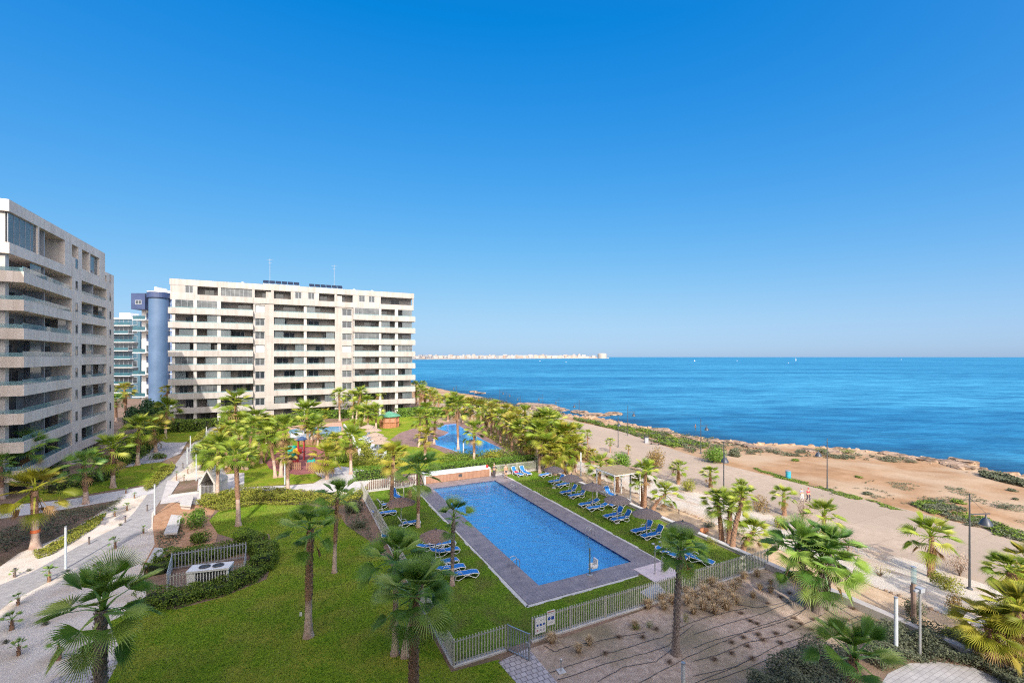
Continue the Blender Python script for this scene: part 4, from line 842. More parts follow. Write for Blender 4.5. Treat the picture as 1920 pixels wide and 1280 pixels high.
# young palms and spiky plants in the gravel
def young(px_, py_, h, s, label, kind='n', lean=0):
    p = GP(px_, py_); rnd = random.Random(int(px_*7+py_)); t = thing('young_palm', label, 'young palm', p, 0, 'young palms in the gravel')
    mb = MB(); mb.tube([(0,0,0),(0.02,0,h*.35),(lean*.06,0,h*.6),(lean*.1,0,h)], [.16*s,.13*s,.09*s,.06*s], 8)
    for i in range(14): an = i*2.4; z = h*(.1+.8*i/14); c, q = math.cos(an), math.sin(an); r_ = .12*s; mb.quad([(c*r_-q*.04, q*r_+c*.04, z), (c*r_+q*.04, q*r_-c*.04, z), (c*(r_+.07), q*(r_+.07), z+.14)])
    mb.build('trunk', BARK, t)
    c = obj('crown', crown_mesh(kind, int(px_)%5, 9, 20, 5, 0), t, (lean*.1,0,h)); c.scale = (s*.85,)*3; c.rotation_euler = (0,0,rnd.uniform(0,6)); return t
for (a, b_, h, s) in ((110,1236,.75,.75),(35,1228,.5,.55),(22,1180,.55,.75),(34,1134,.45,.5),(92,1090,.7,.7),(188,1083,.7,.65),(216,1028,.55,.65),(269,1000,.45,.4),(238,957,.5,.5),(215,968,.5,.5),(252,934,.45,.35),(192,975,.4,.4),(27,1082,.35,.4),(285,880,.3,.3),(310,860,.3,.35),(236,925,.4,.4),(302,840,.45,.5),(331,900,.9,.35),(345,905,.8,.3),(352,888,.7,.35)):
    young(a, b_, h, s, 'young palm in the white gravel garden, {ord} from the left')
LEAFMESH = {}
def leafball(seed, n, size, m, flat=1.0, hollow=.55, lumps=5):
    """unit shrub of many small leaf faces in an uneven volume"""
    key = (seed, n, size, m.name, flat)
    if key in LEAFMESH: return LEAFMESH[key]
    rnd = random.Random(seed); mb = MB()
    lum = [(Vector((rnd.uniform(-.5,.5), rnd.uniform(-.5,.5), rnd.uniform(.25,.6))), rnd.uniform(.4,.62)) for _ in range(lumps)]
    for i in range(n):
        c, r_ = rnd.choice(lum); d = Vector((rnd.gauss(0,1), rnd.gauss(0,1), rnd.gauss(0,1))).normalized(); p = c + d*r_*rnd.uniform(hollow, 1.0)
        if p.z < 0: p.z = rnd.uniform(0, .2)
        t = Vector((rnd.gauss(0,1), rnd.gauss(0,1), rnd.gauss(0,.6))).normalized(); nn = (d + Vector((rnd.gauss(0,.5), rnd.gauss(0,.5), rnd.gauss(0,.5)))).normalized(); t = (t-nn*t.dot(nn)).normalized(); b = nn.cross(t)
        s = size*rnd.uniform(.6,1.3)
        mb.quad([p-t*s, p-b*s*.45, p+t*s, p+b*s*.45])
    LEAFMESH[key] = mb.mesh('foliage', m); return LEAFMESH[key]
def twigs(seed, n=9):
    rnd = random.Random(seed); mb = MB()
    for i in range(n):
        a = rnd.uniform(0, 6.28); r_ = rnd.uniform(.15,.5); mb.tube([(0,0,0),(math.cos(a)*r_*.4, math.sin(a)*r_*.4, .3),(math.cos(a)*r_, math.sin(a)*r_, .65)], [.03,.02,.01], 5)
    return mb.mesh('twigs', TWIG)
TWM = twigs(1)
def bush(px_, py_, w, h, m, label, group=None, n=900, size=.085, d=None, seed=None, cat='bush', name='bush', at=None):
    """w, h in photo pixels; foot at (px, py)"""
    p = at or GP(px_, py_); k = p.y/F; W_ = w*k*.5; H = h*k; D_ = d if d else W_
    s = seed if seed is not None else int(px_*3+py_)%4
    t = thing(name, label, cat, p, 0, group)
    sz = size
    f = obj('foliage', leafball(s, n, round(sz/max(W_, .3), 2) if W_ > 1 else size, m), t); f.scale = (W_, D_, H*.95); f.rotation_euler = (0,0,0)
    g = obj('twigs', TWM, t); g.scale = (W_*.9, D_*.9, H*.9); return t
def hedge(pts, w, h, m, label, dens=160, size=.09, cat='hedge', name='hedge', z=0.0, kind=None, rnd_seed=1, lump=.12):
    """box hedge along world points: leaf faces on an uneven box surface over a dark twig core"""
    rnd = random.Random(rnd_seed); P = [Vector((p[0], p[1], z)) for p in pts]; mb = MB()
    for a, b_ in zip(P, P[1:]):
        L_ = (b_-a).length; t = (b_-a)/max(L_, .01); s = Vector((-t.y, t.x, 0)); N_ = int(L_*(w+2*h)*dens)
        for i in range(N_):
            x = rnd.uniform(-.35, L_+.35); q = rnd.uniform(0, w+2*h)
            nz = noise.noise(Vector(((a.x+x*t.x)*.9, (a.y+x*t.y)*.9, q*.8)))*lump*2
            if q < h: o_ = s*(-w/2-nz*.6) + Vector((0,0,q)); nn = -s
            elif q < h+w: o_ = s*(q-h-w/2) + Vector((0,0,h+nz)); nn = Vector((0,0,1))
            else: o_ = s*(w/2+nz*.6) + Vector((0,0,q-h-w)); nn = s
            p = a + t*x + o_ - nn*rnd.uniform(0,.12)
            nn = (nn + Vector((rnd.gauss(0,.6), rnd.gauss(0,.6), rnd.gauss(0,.6)))).normalized(); tt = Vector((rnd.gauss(0,1), rnd.gauss(0,1), rnd.gauss(0,1))); tt = (tt-nn*tt.dot(nn)).normalized(); bb = nn.cross(tt); sz = size*rnd.uniform(.6,1.3)
            mb.quad([p-tt*sz, p-bb*sz*.5, p+tt*sz, p+bb*sz*.5])
    core = MB()
    for a, b_ in zip(P, P[1:]):
        t = (b_-a).normalized(); s = Vector((-t.y, t.x, 0))*(w*.3); q = [a-s, b_-s, b_+s, a+s]; core.prism([(v_.x, v_.y) for v_ in q], z, z+h*.66)
    loc = P[0]
    t = thing(name, label, cat, loc); f = mb.build('foliage', m, t, loc=-loc); g = core.build('core', MATS.get('hedge_core') or mat('hedge_core', (.02,.03,.008), (.03,.04,.012), rough=1, scale=3), t, loc=-loc)
    if kind: t['kind'] = kind
    return t
def cover(polypx, m, label, h=.35, n=3000, size=.1, name='ground_cover', z=0.0, base=True, rs=3, rel=True, hump=.6, gap=-9, gs=.35):
    """low ground cover over a patch: nobody could count its plants"""
    P = [GP(*q) for q in polypx]; rnd = random.Random(rs); xs = [p.x for p in P]; ys = [p.y for p in P]; mb = MB(); cnt = 0
    def inside(x, y):
        c = False
        for i in range(len(P)):
            a, b_ = P[i], P[i-1]
            if (a.y > y) != (b_.y > y) and x < (b_.x-a.x)*(y-a.y)/(b_.y-a.y)+a.x: c = not c
        return c
    tries = 0
    while cnt < n and tries < n*30:
        tries += 1; x = rnd.uniform(min(xs), max(xs)); y = rnd.uniform(min(ys), max(ys))
        if not inside(x, y) or noise.noise(Vector((x*gs, y*gs, rs*1.7))) + .5*noise.noise(Vector((x*gs*3, y*gs*3, rs))) < gap: continue
        g = hz(*toUV((x, y))); hh = h*(1-hump+hump*2*max(0, .5+noise.noise(Vector((x*.8, y*.8, rs)))))
        p = Vector((x, y, g + hh*math.sqrt(rnd.random()))); cnt += 1
        nn = Vector((rnd.gauss(0,.6), rnd.gauss(0,.6), 1)).normalized(); tt = Vector((rnd.gauss(0,1), rnd.gauss(0,1), .2)); tt = (tt-nn*tt.dot(nn)).normalized(); bb = nn.cross(tt); s = size*rnd.uniform(.6,1.4)
        mb.quad([p-tt*s, p-bb*s*.5, p+tt*s, p+bb*s*.5])
    o = mb.build(name, m); tag(o, label, 'ground cover', kind='stuff'); return o
# --- ground cover beds
cover([(366,948),(382,935),(420,926),(458,918),(520,921),(560,925),(600,928),(645,932),(690,925),(668,945),(620,950),(560,944),(480,942),(420,952),(400,958)], BUSHY, 'yellow green low shrub bed along the garden path', h=.55, n=26000, size=.075)
cover([(400,955),(420,950),(480,942),(560,944),(560,948),(480,947),(412,962)], BUSHY, 'low shrubs at the lawn edge', h=.3, n=2500, size=.07)
cover([(60,1040),(112,1012),(172,972),(200,962),(186,985),(140,1015),(98,1040),(70,1048)], BUSHY, 'yellow green succulents edging the gravel bed', h=.25, n=5000, size=.07, rs=4)
cover([(268,918),(285,900),(300,880),(322,872),(330,876),(320,890),(300,905),(292,915),(275,922)], BUSHY, 'golden low shrubs beside the winding path', h=.4, n=5000, size=.08, rs=5)
cover([(352,828),(372,818),(386,806),(384,818),(376,826),(356,832)], BUSHY, 'golden low hedge bordering the upper lawn', h=.5, n=3000, size=.1, rs=6)
cover([(0,1000),(30,985),(120,958),(200,948),(236,930),(210,958),(150,975),(100,1005),(40,1020),(0,1040)], BUSHG, 'sparse grey shrubs on the dark mulch left of the gravel', h=.25, n=3500, size=.08, rs=7)
cover([(356,860),(362,845),(385,838),(430,836),(455,845),(450,870),(430,885),(395,885),(380,880)], BUSH, 'green shrub thicket left of the playground', h=.9, n=9000, size=.12, rs=8)
cover([(372,838),(380,825),(400,815),(410,812),(402,826),(385,840)], BUSHY, 'small green bank beside the ramp', h=.35, n=2500, size=.1, rs=9)
cover([(640,845),(660,835),(690,838),(700,858),(760,862),(790,880),(745,884),(690,880),(655,872)], BUSHY, 'yellow green shrubs beyond the pool fence', h=1.0, n=8000, size=.12, rs=10)
cover([(905,815),(940,800),(975,835),(1010,868),(990,872),(965,858),(945,842)], BUSHY, 'yellow green planting between lagoon pool and palm row', h=.5, n=6000, size=.13, rs=11)
cover([(822,862),(850,850),(905,852),(960,850),(1000,866),(995,872),(900,880),(840,880)], BUSH, 'clipped greenery before the lagoon pool', h=.7, n=7000, size=.11, rs=12)
cover([(1400,1290),(1440,1262),(1475,1245),(1500,1215),(1560,1222),(1612,1240),(1600,1300),(1560,1360),(1400,1380)], BUSHG, 'dark grey green shrubs at the bottom of the bare bed', h=.75, n=22000, size=.055, rs=13)
cover([(1630,1190),(1700,1178),(1800,1200),(1880,1235),(1960,1290),(2000,1360),(1930,1330),(1850,1262),(1760,1245),(1700,1244),(1660,1262),(1620,1240)], BUSHG, 'dense grey green hedge planting above the terrace', h=.6, n=30000, size=.055, rs=14)
cover([(1730,1190),(1800,1190),(1880,1228),(1960,1285),(1950,1300),(1870,1250),(1790,1212)], BUSHY, 'sunlit green shrubs along the wall at the bottom right', h=.75, n=12000, size=.055, rs=15)
cover([(290,1000),(330,985),(350,1000),(330,1025),(300,1035)], BUSHG, 'thin dry plants on the orange soil', h=.15, n=700, size=.07, rs=16)
cover([(645,960),(665,950),(690,975),(700,1010),(672,1005),(650,985)], BUSHG, 'sparse plants on the brown bed beside the fence', h=.2, n=900, size=.07, rs=17)
# coast greenery
cover([(1070,783),(1150,798),(1240,812),(1330,836),(1300,850),(1210,826),(1150,805),(1085,790)], BUSH, 'bright green ground cover between promenade and shore', h=.5, n=16000, size=.16, rs=18, gap=-.12)
cover([(1070,783),(1150,798),(1240,812),(1330,836),(1300,850),(1210,826),(1150,805),(1085,790)], BUSHG, 'olive grey tufts mixed into the green beside the promenade', h=.55, n=7000, size=.15, rs=31, gap=.1)
cover([(1215,808),(1300,818),(1370,832),(1420,842),(1380,848),(1300,838),(1230,822)], BUSHG, 'grey green shore scrub along the rocks', h=.45, n=6000, size=.16, rs=19, gap=0)
cover([(1400,842),(1500,846),(1620,852),(1700,862),(1690,868),(1600,862),(1480,856),(1400,852)], BUSHG, 'dull olive scrub scattered behind the shore rocks', h=.35, n=4000, size=.14, rs=32, gap=.15)
cover([(790,742),(900,748),(1000,766),(1060,778),(1040,784),(960,772),(880,758),(800,750)], BUSHG, 'far olive scrub on the coastal strip', h=.8, n=9000, size=.3, rs=33, gap=.02, gs=.12)
cover([(1500,930),(1640,900),(1800,915),(1925,940),(1925,985),(1800,940),(1690,948),(1600,930)], BUSHG, 'sparse dry weeds on the orange coastal sand', h=.12, n=2500, size=.09, rs=34, gap=.2)
cover([(1400,872),(1440,885),(1540,912),(1640,940),(1700,958),(1690,963),(1600,937),(1520,912),(1440,892)], BUSH, 'thin green verge along the promenade edge', h=.12, n=5000, size=.09, rs=20, gap=-.1)
cover([(1705,945),(1745,938),(1790,948),(1850,975),(1930,1005),(1930,1020),(1850,1000),(1790,978),(1740,962)], BUSH, 'green scrub at the seaward edge of the promenade', h=.3, n=5000, size=.11, rs=21, gap=.02)
cover([(1705,945),(1745,938),(1790,948),(1850,975),(1930,1005),(1930,1020),(1850,1000),(1790,978),(1740,962)], BUSHG, 'grey olive scrub mixed along the seaward promenade edge', h=.32, n=5000, size=.11, rs=35, gap=-.1)
cover([(1835,888),(1870,890),(1925,905),(1925,915),(1870,902),(1840,894)], BUSHG, 'dull green scrub on the shore edge at the right', h=.5, n=2500, size=.2, rs=22)
for i, q in enumerate(((1590,848,44,8),(1705,865,40,7),(1540,846,40,8),(1448,845,50,10),(1795,940,30,7),(1885,950,60,10),(1760,978,30,6),(1897,918,20,5),(1610,893,14,4),(1625,925,26,6),(1490,862,22,5),(1905,935,16,4))):
    bush(q[0], q[1]+2, q[2], q[3], BUSHG if i%2 else BUSH, 'low scrub tussock on the orange coastal sand, {ord} from the left', 'coast tussocks', n=500, size=.14)
# hedges
def HP(*a): return [GP(*q) for q in a]
hedge(HP((318,806),(345,808),(386,806)), 3.5, 2.2, BUSH, 'tall clipped hedge at the left foot of the wide apartment block', 60, .16)
hedge(HP((395,800),(470,795),(560,792)), 1.6, 1.8, BUSH, 'hedge along the ground floor of the wide apartment block', 50, .16, rnd_seed=2)
hedge(HP((560,786),(650,783),(690,783)), 1.6, 2.0, BUSHV, 'hedge behind the small far pool', 50, .16, rnd_seed=3)
hedge(HP((745,782),(800,778),(840,782)), 2.0, 2.2, BUSHV, 'hedge right of the green roofed kiosk', 50, .16, rnd_seed=4)
hedge(HP((667,900),(720,895)), 1.6, 1.5, BUSHV, 'bright clipped hedge behind the end fence left of the pool wall', 110, .09, rnd_seed=5)
hedge(HP((800,892),(860,884),(930,878),(1000,870)), 1.4, 1.3, BUSHV, 'long bright hedge behind the wood panelled pool wall', 110, .09, rnd_seed=6)
hedge(HP((272,1132),(322,1132),(365,1120),(420,1108),(464,1088),(490,1070)), 1.5, .7, BUSH, 'leafy hedge in front of the air conditioner enclosure', 420, .06, rnd_seed=7, lump=.3)
hedge(HP((492,1070),(500,1050),(480,1028),(455,1022)), 1.5, 1.1, BUSH, 'leafy hedge at the right end of the air conditioner enclosure', 420, .06, rnd_seed=8, lump=.3)
hedge(HP((292,1078),(312,1056),(360,1050),(420,1040),(462,1030)), 1.6, .8, BUSH, 'leafy hedge behind the air conditioner enclosure', 380, .06, rnd_seed=9, lump=.3)
hedge(HP((100,925),(150,912),(205,895)), 2.4, 1.3, BUSH, 'dark hedge along the left apartment block lawn', 60, .12, rnd_seed=10, lump=.3)
hedge(HP((205,880),(235,868),(262,850),(275,835)), 2.4, 1.6, BUSH, 'dark hedge before the end of the left apartment block', 60, .14, rnd_seed=11, lump=.3)
hedge(HP((0,915),(50,905),(110,890)), 2, 1.5, mat('bush_leaf_deep', (.015,.05,.015), (.03,.08,.02), rough=.7, scale=2, island=[(.01,.035,.01),(.03,.08,.015),(.05,.12,.02)], trans=.1), 'deep green hedge at the foot of the left apartment block', 60, .12, rnd_seed=12, lump=.3)
hedge(HP((225,865),(255,848),(280,826),(300,812)), 2.2, 2.2, BUSH, 'dark shrubs between the left block and the upper lawn', 60, .16, rnd_seed=13, lump=.4)
# single bushes
bush(372,985,60,32,BUSHV,'round bright bush beside the white bench on orange soil', n=1600, size=.09)
bush(368,1020,44,24,BUSH,'dark low bush in front of the round bright bush', n=1200, size=.08)
bush(658,962,46,26,BUSHG,'round grey green bush beside the long fence', n=1500, size=.08)
bush(668,990,36,16,BUSHG,'low grey bush on the brown bed by the fence', n=700, size=.08)
bush(290,860,38,13,BUSH,'dark flat dome bush in the grey gravel court', n=900, size=.1)
bush(625,838,34,30,BUSH,'round green bush left of the far sunloungers', n=1300, size=.13)
bush(634,868,34,28,BUSH,'round bush right of the playground', n=1100, size=.12)
bush(862,872,44,26,BUSH,'green bush before the lagoon pool', n=1400, size=.12)
bush(920,868,50,26,BUSHY,'yellow green bush at the near tip of the lagoon pool', n=1400, size=.12)
bush(1340,868,62,30,BUSHV,'big vivid green bush on the seaward side of the promenade', n=2600, size=.15)
bush(1376,855,30,15,BUSHG,'dark grey bush right of the big vivid bush', n=900, size=.16)
bush(1160,878,56,34,BUSHV,'vivid green bush on the slope above the pergola', n=2200, size=.12)
bush(1095,862,44,32,BUSHB,'bronze leaved bush beside the dense palm clump', n=1600, size=.12)
bush(1150,895,50,24,BUSHB,'orange bronze bush below the vivid slope bush', n=1300, size=.1)
bush(1228,880,50,40,BUSHB,'bronze feathery bush right of the pergola', n=1600, size=.1)
bush(1212,890,26,34,BUSHV,'tall green bush just right of the pergola roof', n=1200, size=.1)
bush(1290,922,40,24,BUSHY,'yellow green bush on the white gravel slope', n=1100, size=.09)
bush(1262,892,34,34,TWIG,'bare twiggy bush behind the small slope palms', n=500, size=.05)
bush(1425,960,44,36,BUSHB,'dry bronze bush behind the leafy foursome of palms', n=900, size=.07)
bush(1505,975,54,50,mat('dry_twig_leaf', (.3,.2,.15), (.4,.3,.24), rough=.9, scale=3, island=[(.22,.15,.11),(.36,.27,.2),(.45,.36,.27)]),'dry pinkish bush between the two skirted promenade palms', n=1100, size=.05)
bush(1460,990,40,26,BUSHY,'yellow green bush below the skirted palm', n=1000, size=.08)
bush(1590,1035,40,36,MATS['dry_twig_leaf'],'dry pinkish bush behind the triple palm', n=700, size=.05)
bush(1772,1105,52,34,BUSHY,'yellow green bush at the foot of the promenade palm and lamp', n=1500, size=.06)
bush(1800,1080,60,46,MATS['dry_twig_leaf'],'dry brown bush between promenade palm and lamp post', n=900, size=.05)
bush(1710,1160,66,44,BUSHG,'grey green shrub behind the light columns by the sandy path', n=1300, size=.06)
bush(1375,1000,40,14,BUSHG,'low shrub on the sandy path behind the parasols', n=600, size=.07)
bush(1330,990,36,12,BUSHG,'low creeping shrub beside the garden wall', n=600, size=.07)
bush(1790,1150,40,40,BUSHB,'dry bush left of the big right edge palms', n=900, size=.06)
bush(1335,1020,24,16,BUSHY,'small green shrub at the garden wall beside the terracotta urn', n=600, size=.06)
bush(1650,1080,70,20,BUSHY,'thin straggly shrub on the gravel below the promenade shadow', n=200, size=.05)
# broad dark trees between the left block and the blue tower
for (a, b_, w, h) in ((262,812,46,52),(292,808,52,62)):
    p = GP(a, b_); t = thing('broadleaf_tree', 'dark dense tree between the left block and the blue tower, {ord} from the left', 'tree', p, 0, 'dark trees by the blue tower'); k = p.y/F
    f = obj('crown', leafball(9, 5000, .07, MATS['bush_leaf_deep'], lumps=9), t, (0,0,h*k*.22)); f.scale = (w*k*.55, w*k*.5, h*k*.75)
    m_ = MB(); m_.tube([(0,0,0),(.1,0,h*k*.3),(.3,.2,h*k*.6)], [.3,.22,.1], 8); m_.tube([(.1,0,h*k*.3),(-.8,.2,h*k*.55)], [.15,.06], 6); m_.tube([(.1,0,h*k*.3),(.9,-.4,h*k*.6)], [.15,.06], 6); m_.build('trunk', TWIG, t)
# dry grasses and small tussocks of the bare bed
def tuft_mesh(seed, n, m, spread=.8):
    rnd = random.Random(seed); mb = MB()
    for i in range(n):
        a = rnd.uniform(0,6.28); r0 = rnd.uniform(0,.15); l = rnd.uniform(.55,1.05); s = rnd.uniform(.1, spread)
        b0 = Vector((math.cos(a)*r0, math.sin(a)*r0, 0)); c = Vector((math.cos(a)*(r0+s*.4), math.sin(a)*(r0+s*.4), l*.7)); e = Vector((math.cos(a)*(r0+s), math.sin(a)*(r0+s), l*(1-s*.45)))
        sd_ = Vector((-math.sin(a), math.cos(a), 0))*.012
        mb.quad([b0-sd_, b0+sd_, c+sd_, c-sd_]); mb.quad([c-sd_, c+sd_, e])
    return mb.mesh('dry_grass_clump', m)
TUF = [tuft_mesh(k, 240, DRY) for k in range(3)]; TUS = [tuft_mesh(k+5, 150, mat('tussock', (.16,.10,.065), (.22,.14,.09), rough=.95, scale=5, island=[(.10,.07,.05),(.2,.13,.09),(.3,.2,.12)]), 1.1) for k in range(2)]
def tuft(px_, py_, s, kind, label, cat, group):
    o = obj(kind, (TUF if kind == 'dry_grass_clump' else TUS)[int(px_)%2], None, GP(px_, py_)); o.scale = (s, s, s*(.9 if kind == 'dry_grass_clump' else .55)); o.rotation_euler = (0,0,px_); tag(o, label, cat, group)
for (a, b_, s) in ((1262,1132,.55),(1285,1112,.5),(1300,1125,.6),(1310,1098,.6),(1322,1118,.65),(1335,1100,.6),(1345,1128,.65),(1352,1112,.6),(1362,1142,.6),(1375,1108,.6),(1378,1132,.55),(1385,1098,.5),(1318,1142,.55),(1340,1150,.5),(1300,1150,.45),(1215,1140,.5),(1240,1128,.5),(1035,1205,.5),(1105,1208,.42),(1085,1222,.42),(1190,1175,.35),(1355,1138,.5),(1370,1120,.5),(1395,1085,.45),(1420,1080,.45),(1425,1105,.4),(1445,1110,.4),(1445,1095,.35),(1330,1132,.6),(1290,1135,.55),(1245,1142,.45),(1412,1120,.35)):
    tuft(a, b_, s*1.5, 'dry_grass_clump', 'straw dry grass clump by the pool fence, {ord} from the left', 'dry grass', 'dry grass clumps')
for (a, b_) in ((1560,1135),(1600,1142),(1480,1112),(1463,1120),(1440,1132),(1490,1160),(1525,1162),(1420,1170),(1485,1176),(1502,1170),(1422,1190),(1455,1188),(1430,1200),(1372,1205),(1402,1212),(1464,1206),(1340,1237),(1372,1225),(1394,1196),(1523,1181),(1534,1197),(1474,1222),(1620,1160),(1650,1168),(1588,1163),(1692,1180),(1408,1165),(1390,1150),(1160,1195),(1205,1195),(1230,1180),(1270,1178),(1135,1225),(1255,1242),(1410,1235)):
    tuft(a, b_, .32, 'tussock', 'small brown tussock in the bare planting bed, {ord} from the left', 'tussock', 'brown tussocks')
bush(1217,1177,24,14,BUSH,'small dark green shrub in the bare bed near the fence', n=500, size=.05)
bush(1190,1180,30,12,BUSHY,'small yellow green shrub in the bare bed near the fence', n=500, size=.05)
bush(1286,1165,18,18,BUSHY,'yellow green shrub right of the planting bed palm', n=500, size=.05)
for (a, b_, w) in ((82,1172,18),(8,1206,15),(175,1061,10),(226,985,9),(55,1070,10),(128,1071,10)):
    bush(a, b_, w, w*.6, BUSHG, 'small cushion plant on the white gravel, {ord} from the left', 'cushion plants', n=400, size=.09)
# ================================================================ garden furniture, lamps, people, small things
def part(mb, name, m, t, **k): return mb.build(name, m, t, **k)
# fences: uprights (flat bars) between posts, over a low kerb
def fence(a, b_, label, h=1.35, gap=.16, m=FENCE, bar=.055, z=0.0, kerb=True, cat='fence', flat=.02, world=False, rail=True, name='slat_fence'):
    A = a if world else UV(*a); B = b_ if world else UV(*b_); d = B-A; L_ = d.length; rz = math.atan2(d.y, d.x)
    t = thing(name, label, cat, (A.x, A.y, z), rz); n = int(L_/gap); mb = MB()
    for i in range(n+1): x = L_*i/n; mb.box((x-bar/2, -flat, .12), (x+bar/2, flat, h))
    part(mb, 'slat_panel', m, t)
    k = max(1, int(L_/2.4))
    for i in range(k+1):
        mb = MB(); x = L_*i/k; mb.box((x-.035, -.05, 0), (x+.035, .015-.035, h+.02)); part(mb, 'post', m, t)
    if rail:
        mb = MB(); mb.box((0, .022, .16), (L_, .05, .21)); mb.box((0, .022, h-.18), (L_, .05, h-.13)); part(mb, 'rail', m, t)
    if kerb: mb = MB(); mb.box((-.05, -.11, -.05), (L_+.05, .11, .09)); part(mb, 'kerb', CONC, t)
    return t
fence((7.35,21.4),(7.35,53.3),'long beige slat fence along the left side of the pool lawn')
fence((7.35,21.35),(10.15,21.35),'short beige slat fence left of the open pool gate')
fence((11.75,21.35),(31.3,21.35),'long beige slat fence between pool lawn and bare bed')
fence((7.6,53.4),(13.6,53.4),'white slat end fence left of the wood panelled pool wall', m=mat('off_white_slat', (.55,.53,.49), (.6,.58,.54), rough=.5, scale=4), gap=.2)
fence((24.0,53.5),(30.3,53.5),'beige slat end fence behind the two upright loungers')
t = thing('pool_gate', 'open grey slatted pool gate swung inward beside the block path', 'gate', UV(10.25,21.3), TH+R(-62))
mb = MB()
for i in range(9): mb.box((.06+i*.155,-.02,.1),(.11+i*.155,.02,1.32))
part(mb, 'slat_panel', GREY, t); mb = MB(); mb.box((0,-.03,0),(.06,.03,1.4)); mb.box((1.36,-.03,.05),(1.42,.03,1.4)); mb.box((.06,-.028,.05),(1.36,.028,.1)); mb.box((.06,-.028,1.32),(1.36,.028,1.37)); part(mb, 'gate_frame', METAL, t)
mb = MB(); mb.box((1.2,-.1,.75),(1.42,-.031,.95)); part(mb, 'lock_box', GREY, t)
SIGNB = mat('sign_blue', (.01,.06,.32), (.012,.07,.36), rough=.5, scale=3); SIGNG = mat('sign_grey', (.3,.32,.36), None, rough=.5); SIGNR = mat('sign_brown', (.35,.12,.12), None, rough=.5)
for (u, z0, w, h, lab, cfg) in ((11.9,.42,.66,.86,'larger white pool rules sign with small round blue symbols on the fence',0),(12.62,.68,.50,.80,'smaller white sign with two blue symbols on the fence beside the gate',1)):
    t = thing('sign', lab, 'sign', UV(u, 21.27, z0), TH)
    mb = MB(); mb.box((0,-.02,0),(w,.0,h)); part(mb, 'board', WHITE, t)
    def disc(cx, cz, r_, m, nm='symbol'):
        d = MB(); n = 20; d.quad([(cx+r_*math.cos(2*math.pi*i/n), -.024, cz+r_*math.sin(2*math.pi*i/n)) for i in range(n)]); part(d, nm, m, t)
    def bar_(x0, x1, z_, hh, m, nm='lettering'):
        d = MB(); d.quad([(x0,-.024,z_),(x1,-.024,z_),(x1,-.024,z_+hh),(x0,-.024,z_+hh)]); part(d, nm, m, t)
    if cfg == 0:
        bar_(.3,.52,.68,.03,SIGNG); 
        for i in range(3): disc(.13+.2*i, .45, .065, SIGNB); disc(.13+.2*i, .17, .05, SIGNR if i == 0 else SIGNG)
        for i in range(3): bar_(.07+.2*i, .18+.2*i, .31, .02, SIGNG)
    else:
        bar_(.02,.48,.70,.05,SIGNR); bar_(.02,.48,.62,.02,SIGNG); disc(.14,.38,.09,SIGNB); bar_(.27,.45,.29,.18,SIGNB,'symbol'); disc(.16,.38,.035,WHITE)
        bar_(.08,.42,.14,.03,SIGNG)
# garden wall on the sea side
t = thing('garden_wall', 'low pale wall with a flat coping between the garden and the sandy footpath', 'wall', UV(31.35,-40), TH)
mb = MB(); mb.box((0,0,-1.3),(.3,94.5,.22)); part(mb, 'wall', CREAM, t); mb = MB(); mb.box((-.05,-.05,.22),(.36,94.5,.30)); part(mb, 'coping', CONC, t); mb = MB(); mb.box((-.0005,60.2,.3),(.0,60.3,.31))
t = thing('planter_wall', 'raised cream coping wall along the seaward edge of the bare bed', 'wall', UV(30.6,-30), TH); mb = MB(); mb.box((.25,0,-.2),(.72,51.2,.46)); part(mb, 'wall', CREAM, t); mb = MB(); mb.box((.2,0,.46),(.745,40.2,.54)); part(mb, 'coping', CONC, t)
fence(UV(37.6,3,-1.0),UV(37.6,26,-1.0),'thin wire fence on slender posts below the wall', h=1.0, gap=4, m=DARKM, bar=.03, z=-1.0, kerb=False, world=True, flat=.01, name='wire_fence', rail=False) if False else None
# stone edging of the footpath: individual stones too many to count singly
mb = MB(); rnd = random.Random(9); v = -30.0
while v < 56:
    p = UV(37.3+rnd.uniform(-.12,.12), v, -1.02); s = rnd.uniform(.09,.22); n0 = len(mb.v)
    for a in range(6): an = a*math.pi/3+rnd.random()*.4; mb.v.append((p.x+math.cos(an)*s, p.y+math.sin(an)*s*.8, p.z))
    for a in range(6): an = a*math.pi/3+rnd.random()*.4; mb.v.append((p.x+math.cos(an)*s*.6, p.y+math.sin(an)*s*.5, p.z+s*rnd.uniform(.6,1.1)))
    for a in range(6): mb.f.append((n0+a, n0+(a+1)%6, n0+6+(a+1)%6, n0+6+a)); mb.m.append(0)
    mb.f.append(tuple(n0+6+a for a in range(6))); mb.m.append(0); v += rnd.uniform(.25,.6)
o = mb.build('edging_stones', ROCK); tag(o, 'rough orange stones edging the sandy footpath', 'stones', kind='stuff')
# wood panelled pool wall with white top
t = thing('pool_wall', 'wood panelled pool cover housing with a broad white sloping top at the far pool end', 'wall', UV(14.7,53.45), TH)
mb = MB(); mb.box((.12,.0,.04),(8.5,.2,.95)); part(mb, 'wood_panel', WOODC, t); m = WOODC
mb = MB()
for i in range(46): mb.box((.2+i*.18,-.012,.06),(.215+i*.18,-.001,.94))
part(mb, 'panel_joint', mat('joint_dark', (.12,.06,.04), None), t)
mb = MB(); mb.box((0,-.03,.0),(.115,.6,1.1)); mb.box((8.505,-.03,0),(8.62,.6,1.1)); mb.box((0,-.05,.96),(8.62,.05,1.1)); mb.box((0,.05,1.0),(8.62,1.5,1.12)); mb.box((.12,.21,.04),(8.5,1.49,.99)); part(mb, 'white_housing', WHITE, t)
mb = MB(); mb.box((4.3,-.03,.4),(4.75,-.013,.75)); part(mb, 'grille', DARKM, t)
